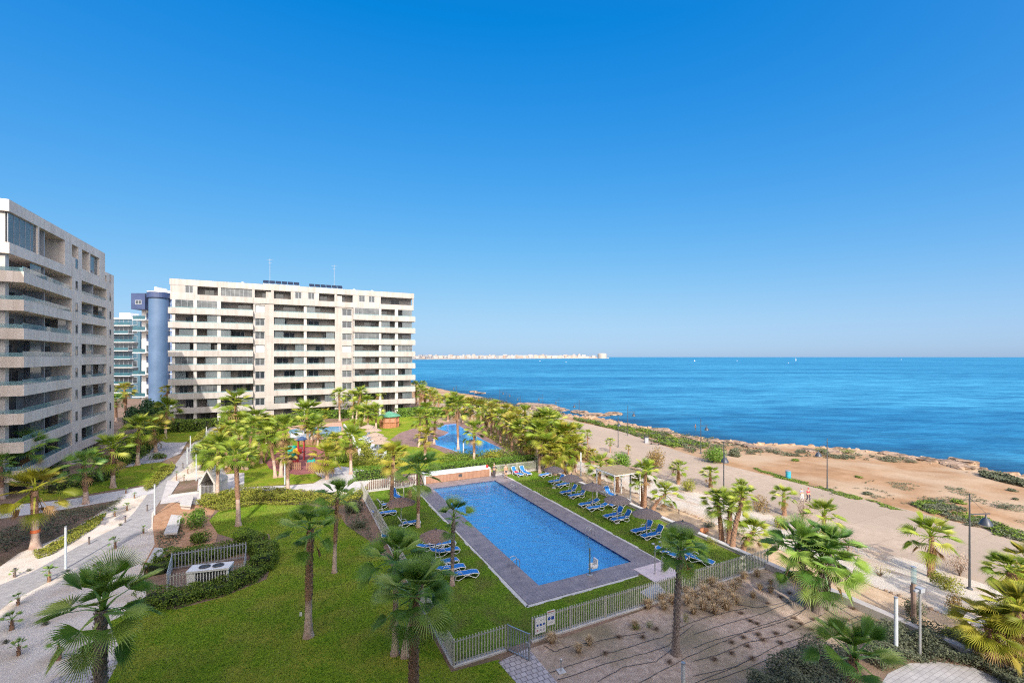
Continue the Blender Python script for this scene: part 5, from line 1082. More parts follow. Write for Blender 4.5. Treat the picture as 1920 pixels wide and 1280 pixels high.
mb = MB(); mb.lathe([(.14,.0),(.16,.1),(.16,.32),(.02,.4)], 12); o = mb.build('life_ring_box', mat('signal_red', (.6,.03,.03), (.66,.05,.04), rough=.5, scale=3), loc=UV(22.9,53.55,1.11)); tag(o, 'red rescue box at the right end of the pool wall', 'rescue box')
# pool ladders
def ladder(u, v, rz, label):
    t = thing('pool_ladder', label, 'pool ladder', UV(u, v, .035), TH+rz, 'pool ladders')
    for x in (-.25, .25): mb = MB(); mb.tube([(x,-.55,0),(x,-.55,.42),(x,-.42,.6),(x,-.2,.66),(x,0,.56),(x,.08,.35),(x,.1,-1.1)], .024, 8); part(mb, 'handrail', METAL, t, smooth_=True)
    for i in range(3): mb = MB(); mb.box((-.25,.05,-.35-.28*i),(.25,.15,-.32-.28*i)); part(mb, 'step', METAL, t)
ladder(P0, 29.6, R(-90), 'steel ladder on the left side of the rectangular pool'); ladder(P1, 31.9, R(90), 'steel ladder near the right front corner of the rectangular pool'); ladder(P1, 46.6, R(90), 'steel ladder far along the right side of the rectangular pool')
t = thing('pool_hoist', 'pool hoist with white seat and green post on the near pool edge', 'pool hoist', UV(18.95,26.05,.035), TH)
mb = MB(); mb.tube([(0,0,0),(0,0,1.9)], .05, 10); part(mb, 'post', mat('hoist_green', (.10,.16,.15), (.14,.2,.18), rough=.4, scale=4), t); mb = MB(); mb.lathe([(.22,0),(.22,.05),(.09,.1)], 14); part(mb, 'base', METAL, t)
mb = MB(); mb.box((.15,-.1,.42),(.6,.35,.5)); mb.box((.55,-.1,.5),(.64,.35,1.0)); mb.box((.15,-.12,.5),(.6,-.06,.64)); mb.box((.15,.31,.5),(.6,.37,.64)); mb.box((-.02,.1,.36),(.16,.18,.42)); part(mb, 'seat', WHITE, t); mb = MB(); mb.tube([(0,0,.5),(.35,.1,.38)], .03, 8); part(mb, 'arm', METAL, t)
for i, (a, b_) in enumerate(((1228,1077),(1241,1073))):
    p = G(a, b_); t = thing('outdoor_shower', ['left slim shower column with bent head on the shower platform','right slim shower column with bent head on the shower platform'][i], 'shower', p, TH, 'pool showers')
    mb = MB(); mb.tube([(0,0,.05),(0,0,2.05)], .04, 8); part(mb, 'column', METAL, t); mb = MB(); mb.tube([(0,0,2.05),(-.05,0,2.2),(-.22,-.05,2.28)], .04, 8); mb.lathe([(.09,2.22),(.1,2.25),(.02,2.3)], 12, c=(-.24,-.05)); part(mb, 'shower_head', METAL, t)
# sun loungers
def lounger_proto(back):
    t = thing('sun_lounger', 'x', 'sun lounger', (0,0,0), 0, 'blue sun loungers')
    W_ = .32; kx = .62; a = R(back); bx_, bz = kx+math.cos(a)*.72, .36+math.sin(a)*.72
    for s in (-1, 1):
        mb = MB(); y = s*W_; mb.tube([(-.98,y,.30),(-.6,y,.36),(-.1,y,.34),(.3,y,.36),(kx,y,.36)], .032, 6); mb.tube([(-.98,y,.30),(-.9,y,.14),(-.72,y,.02),(-.5,y,.12),(-.25,y,.27),(0,y,.27),(.25,y,.12),(.5,y,.02),(.72,y,.14),(.66,y,.36)], .03, 6); part(mb, 'side_frame', WHITE, t, smooth_=True)
        mb = MB(); mb.tube([(kx,y,.36),(bx_,y,bz)], .03, 6); part(mb, 'back_frame', WHITE, t, smooth_=True)
        mb = MB(); mb.tube([(.2,y*1.05,.36),(.28,y*1.1,.56),(.55,y*1.1,.6),(.72,y*1.05,.42 if back < 30 else .5)], .025, 6); part(mb, 'armrest', WHITE, t, smooth_=True)
    mb = MB(); mb.tube([(bx_,-W_,bz),(bx_+.04*math.cos(a),0,bz+.05),(bx_,W_,bz)], .03, 6); mb.tube([(-.98,-W_,.3),(-1.0,0,.29),(-.98,W_,.3)], .03, 6); part(mb, 'cross_bar', WHITE, t, smooth_=True)
    mb = MB(); e = .02
    pts = [(-.95,.325),(-.6,.385),(-.1,.365),(.3,.385),(kx-.02,.385)]
    for (x0,z0),(x1,z1) in zip(pts, pts[1:]): mb.quad([(x0,-W_+.03,z0),(x1,-W_+.03,z1),(x1,W_-.03,z1),(x0,W_-.03,z0)]); mb.quad([(x0,W_-.03,z0-e),(x1,W_-.03,z1-e),(x1,-W_+.03,z1-e),(x0,-W_+.03,z0-e)])
    part(mb, 'seat', BLUEF, t)
    mb = MB(); n = Vector((-math.sin(a),0,math.cos(a)))*.02; A = Vector((kx,0,.385)); B = Vector((bx_,0,bz))
    for o_ in (1, -.2): q = [A+n*o_+Vector((0,-W_+.03,0)), B+n*o_+Vector((0,-W_+.03,0)), B+n*o_+Vector((0,W_-.03,0)), A+n*o_+Vector((0,W_-.03,0))]; mb.quad(q if o_ > 0 else q[::-1])
    part(mb, 'backrest', BLUEF, t); return t
PROTO = {}
def lounger(px_, py_, ang, back, label, group='blue sun loungers', white=False):
    p = G(px_, py_, .3); p.z = 0
    if back not in PROTO: PROTO[back] = lounger_proto(back); t = PROTO[back]; t.location = p; t.rotation_euler = (0,0,TH+R(ang)); t['label'] = label
    else: t = dup(PROTO[back], p, TH+R(ang), label)
    if '{ord}' in label and t not in REG.setdefault(label, []): REG[label].append(t)
    if white:
        for c in t.children:
            if c.name.startswith(('seat','backrest')): c.data = c.data.copy(); c.data.materials[0] = mat('pale_sling', (.45,.5,.6), (.55,.6,.7), rough=.6, scale=6)
    return t
a2 = lambda x, y: (940+x/4, 820+y/4)
lounger(*a2(122,268), 100, 58, 'left upright blue lounger in front of the end fence, red towel on it'); lounger(*a2(182,262), 97, 58, 'right upright blue lounger in front of the end fence')
lounger(*a2(335,275), 8, 18, 'lone flat lounger under the farthest parasol by the palm clump')
for i, (x, y, an, bk) in enumerate(((412,325,2,58),(466,350,6,58),(503,405,0,58),(568,430,-4,58),(648,495,-2,20),(712,522,-6,20),(838,580,0,58),(895,606,-5,58),(1053,690,0,58),(1128,728,-5,58))):
    names = ['first','second']
    pair = ['farthest','second farthest','middle','second nearest','nearest'][i//2]
    lounger(*a2(x,y), an, bk, f'{["left","right"][i%2]} blue lounger of the {pair} pair along the sea side pool lawn')
lounger(*a2(828,428), 90, 58, 'blue lounger standing behind the parasol by the wall, back raised'); lounger(*a2(872,497), 0, 20, 'lounger half hidden under the parasol next to the wall')
lounger(*a2(1293,880), 118, 20, 'blue lounger beside the pool fence, left of the planting bed palm crown'); lounger(*a2(1490,910), 112, 20, 'blue lounger beside the pool fence, right of the planting bed palm crown')
a1 = lambda x, y: (660+x/4, 840+y/4)
lounger(*a1(338,362), 105, 58, 'upright blue lounger behind the left parasol with a palm trunk beside it'); lounger(*a1(265,420), 190, 58, 'lounger seen from its white back beside the left fence'); lounger(*a1(255,482), 180, 20, 'flat blue lounger next to the left fence')
lounger(*a1(430,558), 178, 58, 'lounger under the left parasol with white back towards the fence'); lounger(*a1(345,668), 170, 20, 'blue lounger mostly hidden by the palm crowns of the lawn trio')
for i, (x, y, an) in enumerate(((685,712,176),(600,728,180),(712,765,178),(700,850,182),(745,895,176),(843,938,174))):
    lounger(*a1(x,y), an, 20, 'blue lounger in the near row left of the pool, {ord} from the left')
# thatched parasols
def parasol(px_, py_, label, r=1.22, zc=2.15, m=THATCH, group='thatched parasols', n=22, world=None):
    p = world or G(px_, py_, zc); p.z = 0; rnd = random.Random(int(px_)); t = thing('parasol', label, 'parasol', p, rnd.random(), group)
    mb = MB(); mb.tube([(0,0,0),(0,0,zc+.3)], .035, 8); part(mb, 'pole', mat('parasol_pole', (.55,.52,.46), (.62,.6,.54), rough=.5, scale=3), t)
    mb = MB(); mb.v.append((0,0,zc+.42)); rings = [(.35,.30),(.7,.12),(1.0,-.10)]
    for k, (rr, z) in enumerate(rings):
        for j in range(n*2):
            an = math.pi*j/n; q = r*rr*(1 + (rnd.uniform(-.035,.035) if k == 2 else 0)); mb.v.append((q*math.cos(an), q*math.sin(an), zc+z+(rnd.uniform(-.05,.03) if k == 2 else rnd.uniform(-.01,.015))))
    for j in range(n*2):
        j2 = (j+1)%(n*2); mb.f.append((0, 1+j, 1+j2)); mb.m.append(0)
        for k in range(2): mb.f.append((1+k*n*2+j, 1+(k+1)*n*2+j, 1+(k+1)*n*2+j2, 1+k*n*2+j2)); mb.m.append(0)
    for j in range(90):
        an = rnd.uniform(0,6.28); q = r*rnd.uniform(.3,.99); z = zc+.36-.46*(q/r); c, s = math.cos(an), math.sin(an); w = .03; l = rnd.uniform(.12,.25)
        mb.quad([(c*q-s*w,s*q+c*w,z+.03),(c*q+s*w,s*q-c*w,z+.03),(c*(q+l),s*(q+l),z-.42*l+.02)])
    part(mb, 'thatch_canopy', m, t); mb = MB(); mb.lathe([(.07,zc+.36),(.09,zc+.44),(.02,zc+.56)], 8); part(mb, 'cap', DARKM, t); mb = MB(); mb.lathe([(.25,0),(.25,.05),(.05,.08)], 12); part(mb, 'base', CONC, t)
for i, (x, y) in enumerate(((395,240),(525,305),(685,370),(868,465),(1090,568),(1360,668))):
    parasol(*a2(x,y), 'grey thatched parasol in the row along the garden wall, {ord} from the left')
parasol(*a1(368,402), 'brown thatched parasol on the left pool lawn beside a tall palm', r=1.3, m=mat('brown_thatch', (.19,.12,.095), (.28,.19,.155), rough=.95, scale=14, bump=.8, obj=True)); parasol(*a1(628,652), 'brown thatched parasol partly hidden behind the lawn trio palms', m=MATS['brown_thatch'], r=1.2)
parasol(757, 898, 'thatched parasol just beyond the white slat end fence', m=MATS['brown_thatch'], r=1.0)
for (a, b_) in ((690,800),(700,806),(703,815),(710,821),(714,828)): parasol(a, b_, 'pale thatched parasol beside the far white loungers, {ord} from the left', r=1.45, zc=2.3, m=THATCHL)
for (a, b_, an) in ((683,822,20),(688,825,40),(693,828,30),(697,838,60),(701,842,30),(704,848,40),(709,851,50),(712,856,30),(717,858,60),(676,851,100),(667,838,90),(685,818,40)):
    lounger(a, b_, an, 58, 'far white lounger on the lawn by the pale parasols, {ord} from the left', white=True)
t = thing('garden_wall', 'low white angled wall left of the far white loungers', 'wall', G(662,831)); 
A = G(662,830); B = G(673,862); C_ = G(645,805); mb = MB()
for (p, q) in ((A,B),(C_,A)):
    d = (q-p).normalized(); s = Vector((-d.y,d.x,0))*.12; mb.prism([((p+s)-A).to_tuple()[:2], ((q+s)-A).to_tuple()[:2], ((q-s)-A).to_tuple()[:2], ((p-s)-A).to_tuple()[:2]], 0, 1.2)
t.location = A; part(mb, 'wall', WHITE, t)
# kiosk
p = G(730, 800); k = p.y/F; t = thing('kiosk', 'round red wooden kiosk with a green conical roof', 'kiosk', p, 0); r_ = 17.5*k
mb = MB(); mb.lathe([(r_,0),(r_,10*k)], 10); part(mb, 'lower_wall', WOODR, t); mb = MB(); mb.lathe([(r_*.97,10*k),(r_*.97,21*k),(.01,21*k)], 10); part(mb, 'shutter_wall', mat('red_wood_light', (.42,.2,.12), (.5,.25,.16), rough=.6, scale=2), t)
mb = MB(); mb.lathe([(r_*1.05,9.4*k),(r_*1.09,9.9*k),(r_*1.09,10.5*k),(r_*.9,10.6*k)], 10); part(mb, 'counter', WOODR, t)
mb = MB(); mb.lathe([(r_*1.18,20.3*k),(r_*1.2,21.2*k),(r_*.6,25.5*k),(.05,29.5*k)], 10); part(mb, 'roof', mat('green_roof', (.08,.26,.16), (.12,.33,.21), rough=.6, scale=2), t)
for i in range(10): an = i*.628; mb = MB(); mb.box((math.cos(an)*r_-.1, math.sin(an)*r_-.1, .02),(math.cos(an)*r_+.1, math.sin(an)*r_+.1, 21*k)); part(mb, 'corner_post', WOODR, t)
# playground
def wfence(pts, label, m=WOODC):
    t = thing('picket_fence', label, 'fence', G(*pts[0])); O = t.location; mb = MB(); mr = MB()
    for p, q in zip(pts, pts[1:]):
        A, B = G(*p), G(*q); d = B-A; n = max(2, int(d.length/.26)); 
        for i in range(n+1): c = A+d*i/n-O; T = Matrix.Translation(c)@Matrix.Rotation(math.atan2(d.y,d.x),4,'Z'); mb.box((-.09,-.03,.05),(.09,.03,1.05),T=T)
        T = Matrix.Translation(A-O)@Matrix.Rotation(math.atan2(d.y,d.x),4,'Z'); mr.box((0,.035,.3),(d.length,.07,.4),T=T); mr.box((0,.035,.75),(d.length,.07,.85),T=T)
    part(mb, 'picket_panel', m, t); part(mr, 'rail', m, t)
wfence([(518,870),(530,876),(545,880),(563,881)], 'orange wooden picket fence at the front left of the playground'); wfence([(575,881),(592,878),(608,873),(617,862)], 'orange wooden picket fence at the front right of the playground')
wfence([(505,842),(522,836)], 'wooden picket fence at the far left of the playground'); wfence([(564,834),(600,836),(606,846)], 'wooden picket fence behind the play tower'); wfence([(497,868),(503,852)], 'wooden picket fence at the left corner of the playground')
p = G(565, 862); k = p.y/F; t = thing('play_tower', 'playground tower with teal tube slide, yellow chute and dark roof', 'play tower', p, 0)
REDP = mat('play_red', (.42,.03,.04), (.5,.05,.06), rough=.4, scale=3); YEL = mat('play_yellow', (.75,.45,.04), (.8,.5,.06), rough=.4, scale=3); TEALP = mat('play_teal', (.02,.40,.33), (.03,.46,.38), rough=.35, scale=3)
for (x, y, m_) in ((-6,0,REDP),(5,0,REDP),(-6,14,DARKM),(5,14,DARKM)): mb = MB(); mb.box((x*k-.07,y*k*.15-.07,0),(x*k+.07,y*k*.15+.07,38*k)); part(mb, 'post', m_, t)
mb = MB(); mb.box((-7*k,-.1,14*k),(6*k,2.2*k+.4,15*k)); part(mb, 'platform', DARKM, t)
mb = MB(); mb.prism([(-8*k,-.4),(6.5*k,-.4),(6.5*k,.9),(-8*k,.9)], 37*k, 38*k); n0 = len(mb.v); mb.v += [(-8*k,-.45,38*k),(7*k,-.45,38*k),(7*k,.95,38*k),(-8*k,.95,38*k),(-.5*k,.25,44*k)]
for f in ((0,1,4),(1,2,4),(2,3,4),(3,0,4)): mb.f.append(tuple(n0+i for i in f)); mb.m.append(0)
part(mb, 'tower_roof', mat('play_blue', (.04,.07,.16), (.06,.1,.2), rough=.5, scale=3), t)
mb = MB(); mb.tube([(-14*k,0,20*k),(-19*k,.1,21*k),(-21*k,.1,10*k),(-20*k,0,4*k)], [.6,.75,.85,.6], 12); part(mb, 'tube_slide', TEALP, t, smooth_=True)
mb = MB(); T = Matrix.Translation((-13*k,-.2,19*k))@Matrix.Rotation(R(34),4,'Y'); mb.box((0,-.35,0),(14*k,.35,.08),T=T); mb.box((0,-.4,.0),(14*k,-.33,.35),T=T); mb.box((0,.33,.0),(14*k,.4,.35),T=T); part(mb, 'chute', YEL, t)
mb = MB(); mb.box((-3*k,-.45,15*k),(3*k,-.38,22*k)); part(mb, 'panel', REDP, t)
for i, (a, b_, m_, lab) in enumerate(((583,872,TEALP,'small teal spring rider on the playground floor'),(552,873,REDP,'small red and yellow spring rider on the playground floor'))):
    t = thing('spring_rider', lab, 'spring rider', G(a,b_)); mb = MB(); mb.tube([(0,0,0),(0,0,.45)], .12, 8); part(mb, 'spring', DARKM, t); mb = MB(); mb.prism([(-.5,-.12),(.5,-.12),(.6,.12),(-.6,.12)], .42, .75); mb.box((.3,-.08,.75),(.5,.08,1.15)); part(mb, 'body', m_, t); mb = MB(); mb.box((.34,-.3,1.0),(.42,.3,1.06)); part(mb, 'handle', YEL, t)
# triangular vent shelter, planter, benches
p = G(402, 930); k = p.y/F; t = thing('vent_shelter', 'pale grey wedge roofed vent shelter with a small gate', 'shelter', G(373,932), R(6))
k = G(373,932).y/F; w = 29*k; d = 2.6
for (x0, x1) in ((0,.22),(w-.22,w)): mb = MB(); n0 = len(mb.v); mb.prism([(x0,0),(x1,0),(x1,d),(x0,d)], 0, 1.4); part(mb, 'side_wall', CONC, t)
mb = MB(); mb.v += [(-.1,-.1,1.4),(w*.5,-.1,3.1),(w+.1,-.1,1.4),(-.1,d,1.4),(w*.5,d,3.1),(w+.1,d,1.4),(.12,-.1,1.4),(w*.5,-.1,2.8),(w-.12,-.1,1.4),(.12,d,1.4),(w*.5,d,2.8),(w-.12,d,1.4)]
for f in ((0,1,4,3),(1,2,5,4),(6,9,10,7),(7,10,11,8),(0,6,7,1),(1,7,8,2),(0,3,9,6),(2,8,11,5)): mb.f.append(f); mb.m.append(0)
part(mb, 'roof', CONC, t); mb = MB(); mb.quad([(0,d-.1,0),(w,d-.1,0),(w,d-.1,1.4),(w*.5,d-.1,2.9),(0,d-.1,1.4)]); part(mb, 'back_wall', SHUT, t)
mb = MB()
for i in range(9): mb.box((.3+i*(w-.6)/8-.02,.02,.1),(.3+i*(w-.6)/8+.02,.06,1.2))
mb.box((.22,0,1.2),(w-.22,.06,1.26)); part(mb, 'gate', METAL, t)
pl = [G(318,931), G(372,924), G(374,899), G(336,904)]
t = thing('planter', 'low concrete framed planter filled with brown mulch left of the vent shelter', 'planter', pl[0]); mb = MB()
for p, q in zip(pl, pl[1:]+pl[:1]):
    dd = (q-p).normalized(); s = Vector((-dd.y,dd.x,0))*.1; e = dd*.1; q_ = [p-s-e-pl[0], q-s+e-pl[0], q+s+e-pl[0], p+s-e-pl[0]]; mb.prism([v_.to_tuple()[:2] for v_ in q_], 0, .22)
part(mb, 'kerb', CONC, t); mb = MB(); mb.prism([(v_-pl[0]).to_tuple()[:2] for v_ in pl], 0, .14); part(mb, 'mulch', SOIL, t)
for i, (q, h) in enumerate(((((337,955),(358,957),(364,936),(344,934)), .5), (((307,1011),(332,1009),(341,976),(321,974)), .5), (((268,1075),(286,1063),(314,1036),(290,1034)), .35))):
    P = [G(a, b_) for a, b_ in q]; O = P[0]
    t = thing('bench', ['white concrete block bench nearest the vent shelter','white concrete block bench on the orange soil bed','flat concrete slab bench by the air conditioner fence'][i], 'bench', O, 0, 'concrete benches')
    c = sum(P, Vector())/4; mb = MB(); mb.prism([(v_-O).to_tuple()[:2] for v_ in P], h-.14, h); part(mb, 'seat', CONC, t); mb = MB(); mb.prism([((v_-c)*.86+c-O).to_tuple()[:2] for v_ in P], 0, h-.141); part(mb, 'plinth', CONC, t)
# air conditioner enclosure
A = G(313,1107); B = G(322,1070); C_ = G(461,1048); D_ = G(458,1084)
fence(A, D_, 'pale grey slat fence along the front of the air conditioner enclosure', world=True, m=FENCE, gap=.17, h=1.05, kerb=False); fence(B, C_, 'grey slat fence at the back of the air conditioner enclosure', world=True, m=GREY, gap=.2, h=1.3, kerb=False); fence(A, B, 'short grey slat fence at the left side of the air conditioner enclosure', world=True, m=mat('blue_grey_slat', (.35,.42,.47), (.4,.47,.52), rough=.5, scale=4), gap=.12, h=1.15, kerb=False); fence(C_, D_, 'grey slat fence at the right side of the air conditioner enclosure', world=True, m=GREY, gap=.2, h=1.15, kerb=False)
p = G(350,1109); t = thing('air_conditioner', 'white slatted air conditioning unit with two dark fans on top', 'air conditioner', p, R(14))
mb = MB(); mb.box((0,0,0),(2.1,.95,.06)); mb.box((-.04,-.04,.95),(2.14,.99,1.05)); 
for x in (0,.3,1.98): mb.box((x,0,.06),(x+.12,.12,.95)); mb.box((x,.83,.06),(x+.12,.95,.95))
mb.box((.002,.002,.06),(.3,.948,.95)); part(mb, 'casing', WHITE, t); mb = MB(); mb.box((.42,.1,.1),(1.97,.9,.94)); part(mb, 'coil', SHUT, t)
mb = MB()
for i in range(10): mb.box((.5+i*.15,.03,.08),(.55+i*.15,.08,.94))
part(mb, 'slat_panel', WHITE, t)
for x in (.75,1.45): mb = MB(); mb.lathe([(.3,1.05),(.3,1.1),(.26,1.1),(.24,1.06),(.05,1.06),(.01,1.09)], 18, c=(x,.48)); part(mb, 'fan', SHUT, t)
t.scale = (1.15,1.0,1.25)
# slender white light columns in the garden
WC = mat('column_white', (.48,.53,.56), (.55,.6,.63), rough=.45, scale=2)
def column(bx, by, ty, label, w=.075, m=WC):
    p = GP(bx, by); h = (by-ty)/F*p.y; t = thing('light_column', label, 'light column', p, 0, 'slender light columns'); mb = MB(); mb.tube([(0,0,0),(0,0,h*.62)], w, 10); part(mb, 'shaft', m, t); mb = MB(); mb.tube([(0,0,h*.62),(0,0,h)], w*.97, 10); part(mb, 'light_tube', mat('frosted_tube', (.5,.53,.54), (.56,.59,.6), rough=.35, scale=3), t); mb = MB(); mb.lathe([(w*1.05,h-.02),(w*1.05,h+.04),(.01,h+.05)], 10); part(mb, 'cap', METAL, t)
for (a, b_, c) in ((123,1066,987),(290,965,908),(351,870,838),(357,848,817),(368,903,852),(387,823,800),(534,908,858),(237,800,770)): column(a, b_, c, 'slender pale light column in the garden, {ord} from the left')
column(1680, 1226, 1120, 'pale cylindrical light column beside the terrace planting', .09); 
column(1281, 1330, 1243, 'short cream light column at the bottom edge of the bare bed', .09, mat('column_cream', (.6,.6,.48), (.66,.66,.54), rough=.5, scale=2))
p = GP(1725,1232); h = 125/F*p.y; t = thing('floodlight_pole', 'grey floodlight pole with a square foot beside the terrace', 'lamp post', p, .3); mb = MB(); mb.tube([(0,0,.05),(0,0,h)], .06, 8); part(mb, 'pole', METAL, t); mb = MB(); mb.box((-.22,-.22,0),(.22,.22,.05)); part(mb, 'foot_plate', METAL, t); mb = MB(); mb.box((-.16,-.14,h-.05),(.14,.14,h+.16)); mb.box((-.42,-.05,h+.0),(-.162,.05,h+.1)); part(mb, 'lamp_head', GREY, t)
p = GP(1713,1168); h = 105/F*p.y; t = thing('light_column', 'brown light column with a clear glass top by the sandy footpath', 'light column', p, 0); mb = MB(); mb.tube([(0,0,0),(0,0,h*.72)], .13, 10); part(mb, 'shaft', mat('corten', (.22,.16,.13), (.28,.2,.16), rough=.7, scale=4), t); mb = MB(); mb.tube([(0,0,h*.72),(0,0,h)], .14, 12); part(mb, 'glass_top', RAILG, t); mb = MB(); mb.lathe([(.15,h),(.15,h+.05),(.01,h+.06)], 12); part(mb, 'cap', METAL, t)
for (a, b_, c, lab) in ((1089,893,848,'tall grey light column by the dense palm clump'),(1182,946,890,'dark light column beside the pergola'),(869,868,830,'grey light column behind the long bright hedge')):
    column(a, b_, c, lab, .1, GREY)
# bollards in the gravel
for (a, b_, h) in ((235,979,.55),(167,1020,.55),(28,1082,.6),(276,958,.6),(318,872,.6),(343,878,.7),(1708,1112,.5),(1393,962,.5),(1273,962,.35)):
    t = thing('bollard_light', 'small dark bollard light in the gravel, {ord} from the left', 'bollard', GP(a,b_), 0, 'small bollard lights'); mb = MB(); mb.tube([(0,0,0),(0,0,h)], .06, 8); part(mb, 'post', mat('bollard_brown', (.14,.11,.10), (.2,.16,.14), rough=.6, scale=5), t); mb = MB(); mb.lathe([(.075,h),(.075,h+.05),(.01,h+.06)], 10); part(mb, 'cap', DARKM, t)
t = thing('path_light', 'small steel post light on a concrete foot beside the block path', 'path light', GP(1052,1259), .4); mb = MB(); mb.tube([(0,0,.05),(0,0,.55)], .03, 8); part(mb, 'post', METAL, t); mb = MB(); mb.lathe([(.06,.5),(.06,.62),(.01,.66)], 10); part(mb, 'lamp_head', METAL, t); mb = MB(); mb.box((-.18,-.18,0),(.2,.2,.05)); part(mb, 'foot', CONC, t)
# manhole slab beyond the fence, inside the bare bed
q = [G(1200,1112), G(1222,1126), G(1248,1112), G(1232,1093)]; O = q[0]; t = thing('inspection_cover', 'pale square inspection slab against the pool fence', 'cover', O); mb = MB(); mb.prism([(v_-O).to_tuple()[:2] for v_ in q], 0, .1); part(mb, 'slab', CONC, t); mb = MB(); c = sum(q, Vector())/4; mb.prism([((v_-c)*.75+c-O).to_tuple()[:2] for v_ in q], .1, .13); part(mb, 'lid', mat('lid_grey', (.42,.45,.48), (.5,.53,.56), rough=.6, scale=4), t)
# drip hoses: each line is one hose
HOSES = [[(1030,1262),(1100,1237),(1180,1213),(1240,1195),(1290,1170),(1330,1155),(1400,1140)],[(1045,1275),(1150,1240),(1210,1225),(1250,1212),(1265,1200),(1300,1172)],[(1120,1278),(1170,1250),(1230,1240),(1262,1215)],[(1020,1210),(1040,1222),(1070,1211),(1130,1200),(1210,1185)],[(1200,1280),(1290,1232),(1350,1205),(1420,1175),(1470,1160),(1520,1138)],[(1300,1215),(1340,1200),(1420,1180),(1490,1158),(1510,1140)],[(1300,1240),(1345,1228),(1400,1205),(1470,1190),(1520,1165),(1548,1150)],[(1300,1268),(1380,1250),(1460,1210),(1560,1175),(1610,1155)],[(1322,1280),(1400,1255),(1480,1215),(1560,1188),(1620,1160)],[(1250,1300),(1350,1262),(1400,1240)],[(1480,1285),(1400,1300)],[(1575,1142),(1600,1135),(1640,1158)],[(1300,1145),(1360,1130),(1420,1140),(1480,1128)],[(1300,1190),(1360,1170),(1430,1150),(1500,1122)]]
rnd = random.Random(3)
for i, hp in enumerate(HOSES):
    P = [GP(*q) for q in hp]; pts = []
    for a, b_ in zip(P, P[1:]):
        for k in range(6): q = a.lerp(b_, k/6); pts.append((q.x+rnd.uniform(-.03,.03), q.y+rnd.uniform(-.03,.03), .03))
    pts.append((P[-1].x, P[-1].y, .03)); O = Vector(pts[0]); mb = MB(); mb.tube([Vector(q)-O for q in pts], .013, 5); o = mb.build('drip_hose', DARKM, loc=O); tag(o, 'thin dark drip hose on the bare planting bed, {ord} from the left', 'hose', 'drip hoses')
# pergola by the footpath
p = GP(1150, 940); t = thing('pergola', 'small white pergola with a slatted timber roof beside the footpath', 'pergola', GP(1152,948), TH); z0 = 0
for (x, y) in ((.1,.1),(3.5,.1),(.1,3.1),(3.5,3.1)): mb = MB(); mb.box((x-.05,y-.05,0),(x+.05,y+.05,3.0)); part(mb, 'post', WHITE, t)
mb = MB(); mb.box((0,0,3.0),(3.6,.1,3.14)); mb.box((0,3.1,3.0),(3.6,3.2,3.14)); mb.box((0,.1,3.0),(.1,3.1,3.14)); mb.box((3.5,.1,3.0),(3.6,3.1,3.14)); part(mb, 'roof_frame', WHITE, t)
mb = MB()
for i in range(16): mb.box((.12+i*.215,-.1,3.145),(.27+i*.215,3.3,3.19))
part(mb, 'slat_roof', mat('straw_slat', (.27,.20,.12), (.36,.28,.17), rough=.8, scale=3), t)
# tall dark promenade lamps with an arm and a bell shade
def lamp(px_, by, ty, ang, label, arm=.78, u=None):
    p = GP(px_, by); h = (by-ty)/F*p.y; t = thing('street_lamp', label, 'street lamp', p, R(ang), 'promenade lamps'); ah = h*arm
    mb = MB(); mb.tube([(0,0,0),(0,0,1.8),(0,0,h)], [.09,.07,.045], 8); part(mb, 'pole', DARKM, t); mb = MB(); mb.lathe([(.22,0),(.2,.12),(.1,.2)], 10); part(mb, 'base', DARKM, t)
    mb = MB(); mb.box((0,-.03,ah),(1.75,.03,ah+.07)); mb.tube([(0,0,h-.3),(1.4,0,ah+.1)], .012, 5); part(mb, 'arm', DARKM, t)
    mb = MB(); mb.lathe([(.04,ah),(.05,ah-.25),(.2,ah-.35),(.38,ah-.7),(.42,ah-.82)], 16, c=(1.4,0)); part(mb, 'lamp_shade', mat('shade_blue_grey', (.03,.038,.055), (.045,.055,.08), rough=.4, scale=3), t, smooth_=True); mb = MB(); mb.lathe([(.4,ah-.82),(.25,ah-.92),(.01,ah-.95)], 16, c=(1.4,0)); part(mb, 'diffuser', GREY, t, smooth_=True)
for (x, by, ty, an) in ((1818,1105,925,5),(1551,917,822,190),(1357,960,828,60),(1314,850,784,20),(1159,838,780,70),(1177,818,760,0),(1086,790,749,180),(1018,775,738,180),(949,760,733,0),(1048,776,745,200),(976,762,742,190),(937,758,728,0),(856,742,722,180)):
    lamp(x, by, ty, an, 'dark promenade lamp with side arm and bell shade, {ord} from the left')
# bins, bench, urn
BINB = mat('bin_blue', (.03,.30,.42), (.05,.36,.48), rough=.5, scale=3)
t = thing('litter_bin', 'bright blue litter bin at the seaward promenade edge', 'litter bin', GP(1478,896)); mb = MB(); mb.lathe([(.34,.05),(.36,.3),(.36,1.0),(.3,1.05)], 14); part(mb, 'body', BINB, t); mb = MB(); mb.lathe([(.37,1.05),(.37,1.14),(.01,1.18)], 14); part(mb, 'lid', METAL, t); mb = MB(); mb.lathe([(.37,0),(.37,.05)], 14); part(mb, 'base', DARKM, t)
t = thing('litter_bin', 'dark grey litter bin beside the promenade bench', 'litter bin', GP(1212,831)); mb = MB(); mb.box((-.35,-.3,.08),(.35,.3,1.25)); part(mb, 'body', GREY, t); mb = MB(); mb.box((-.38,-.33,1.25),(.38,.33,1.36)); part(mb, 'lid', DARKM, t); mb = MB(); mb.box((-.3,-.25,0),(.3,.25,.08)); part(mb, 'base', DARKM, t)
t = thing('bench', 'brown timber promenade bench right of the grey bin', 'bench', GP(1228,834), TH-R(60)); mb = MB()
for i in range(3): mb.box((-1.0,-.3+i*.2,.42),(1.0,-.14+i*.2,.48))
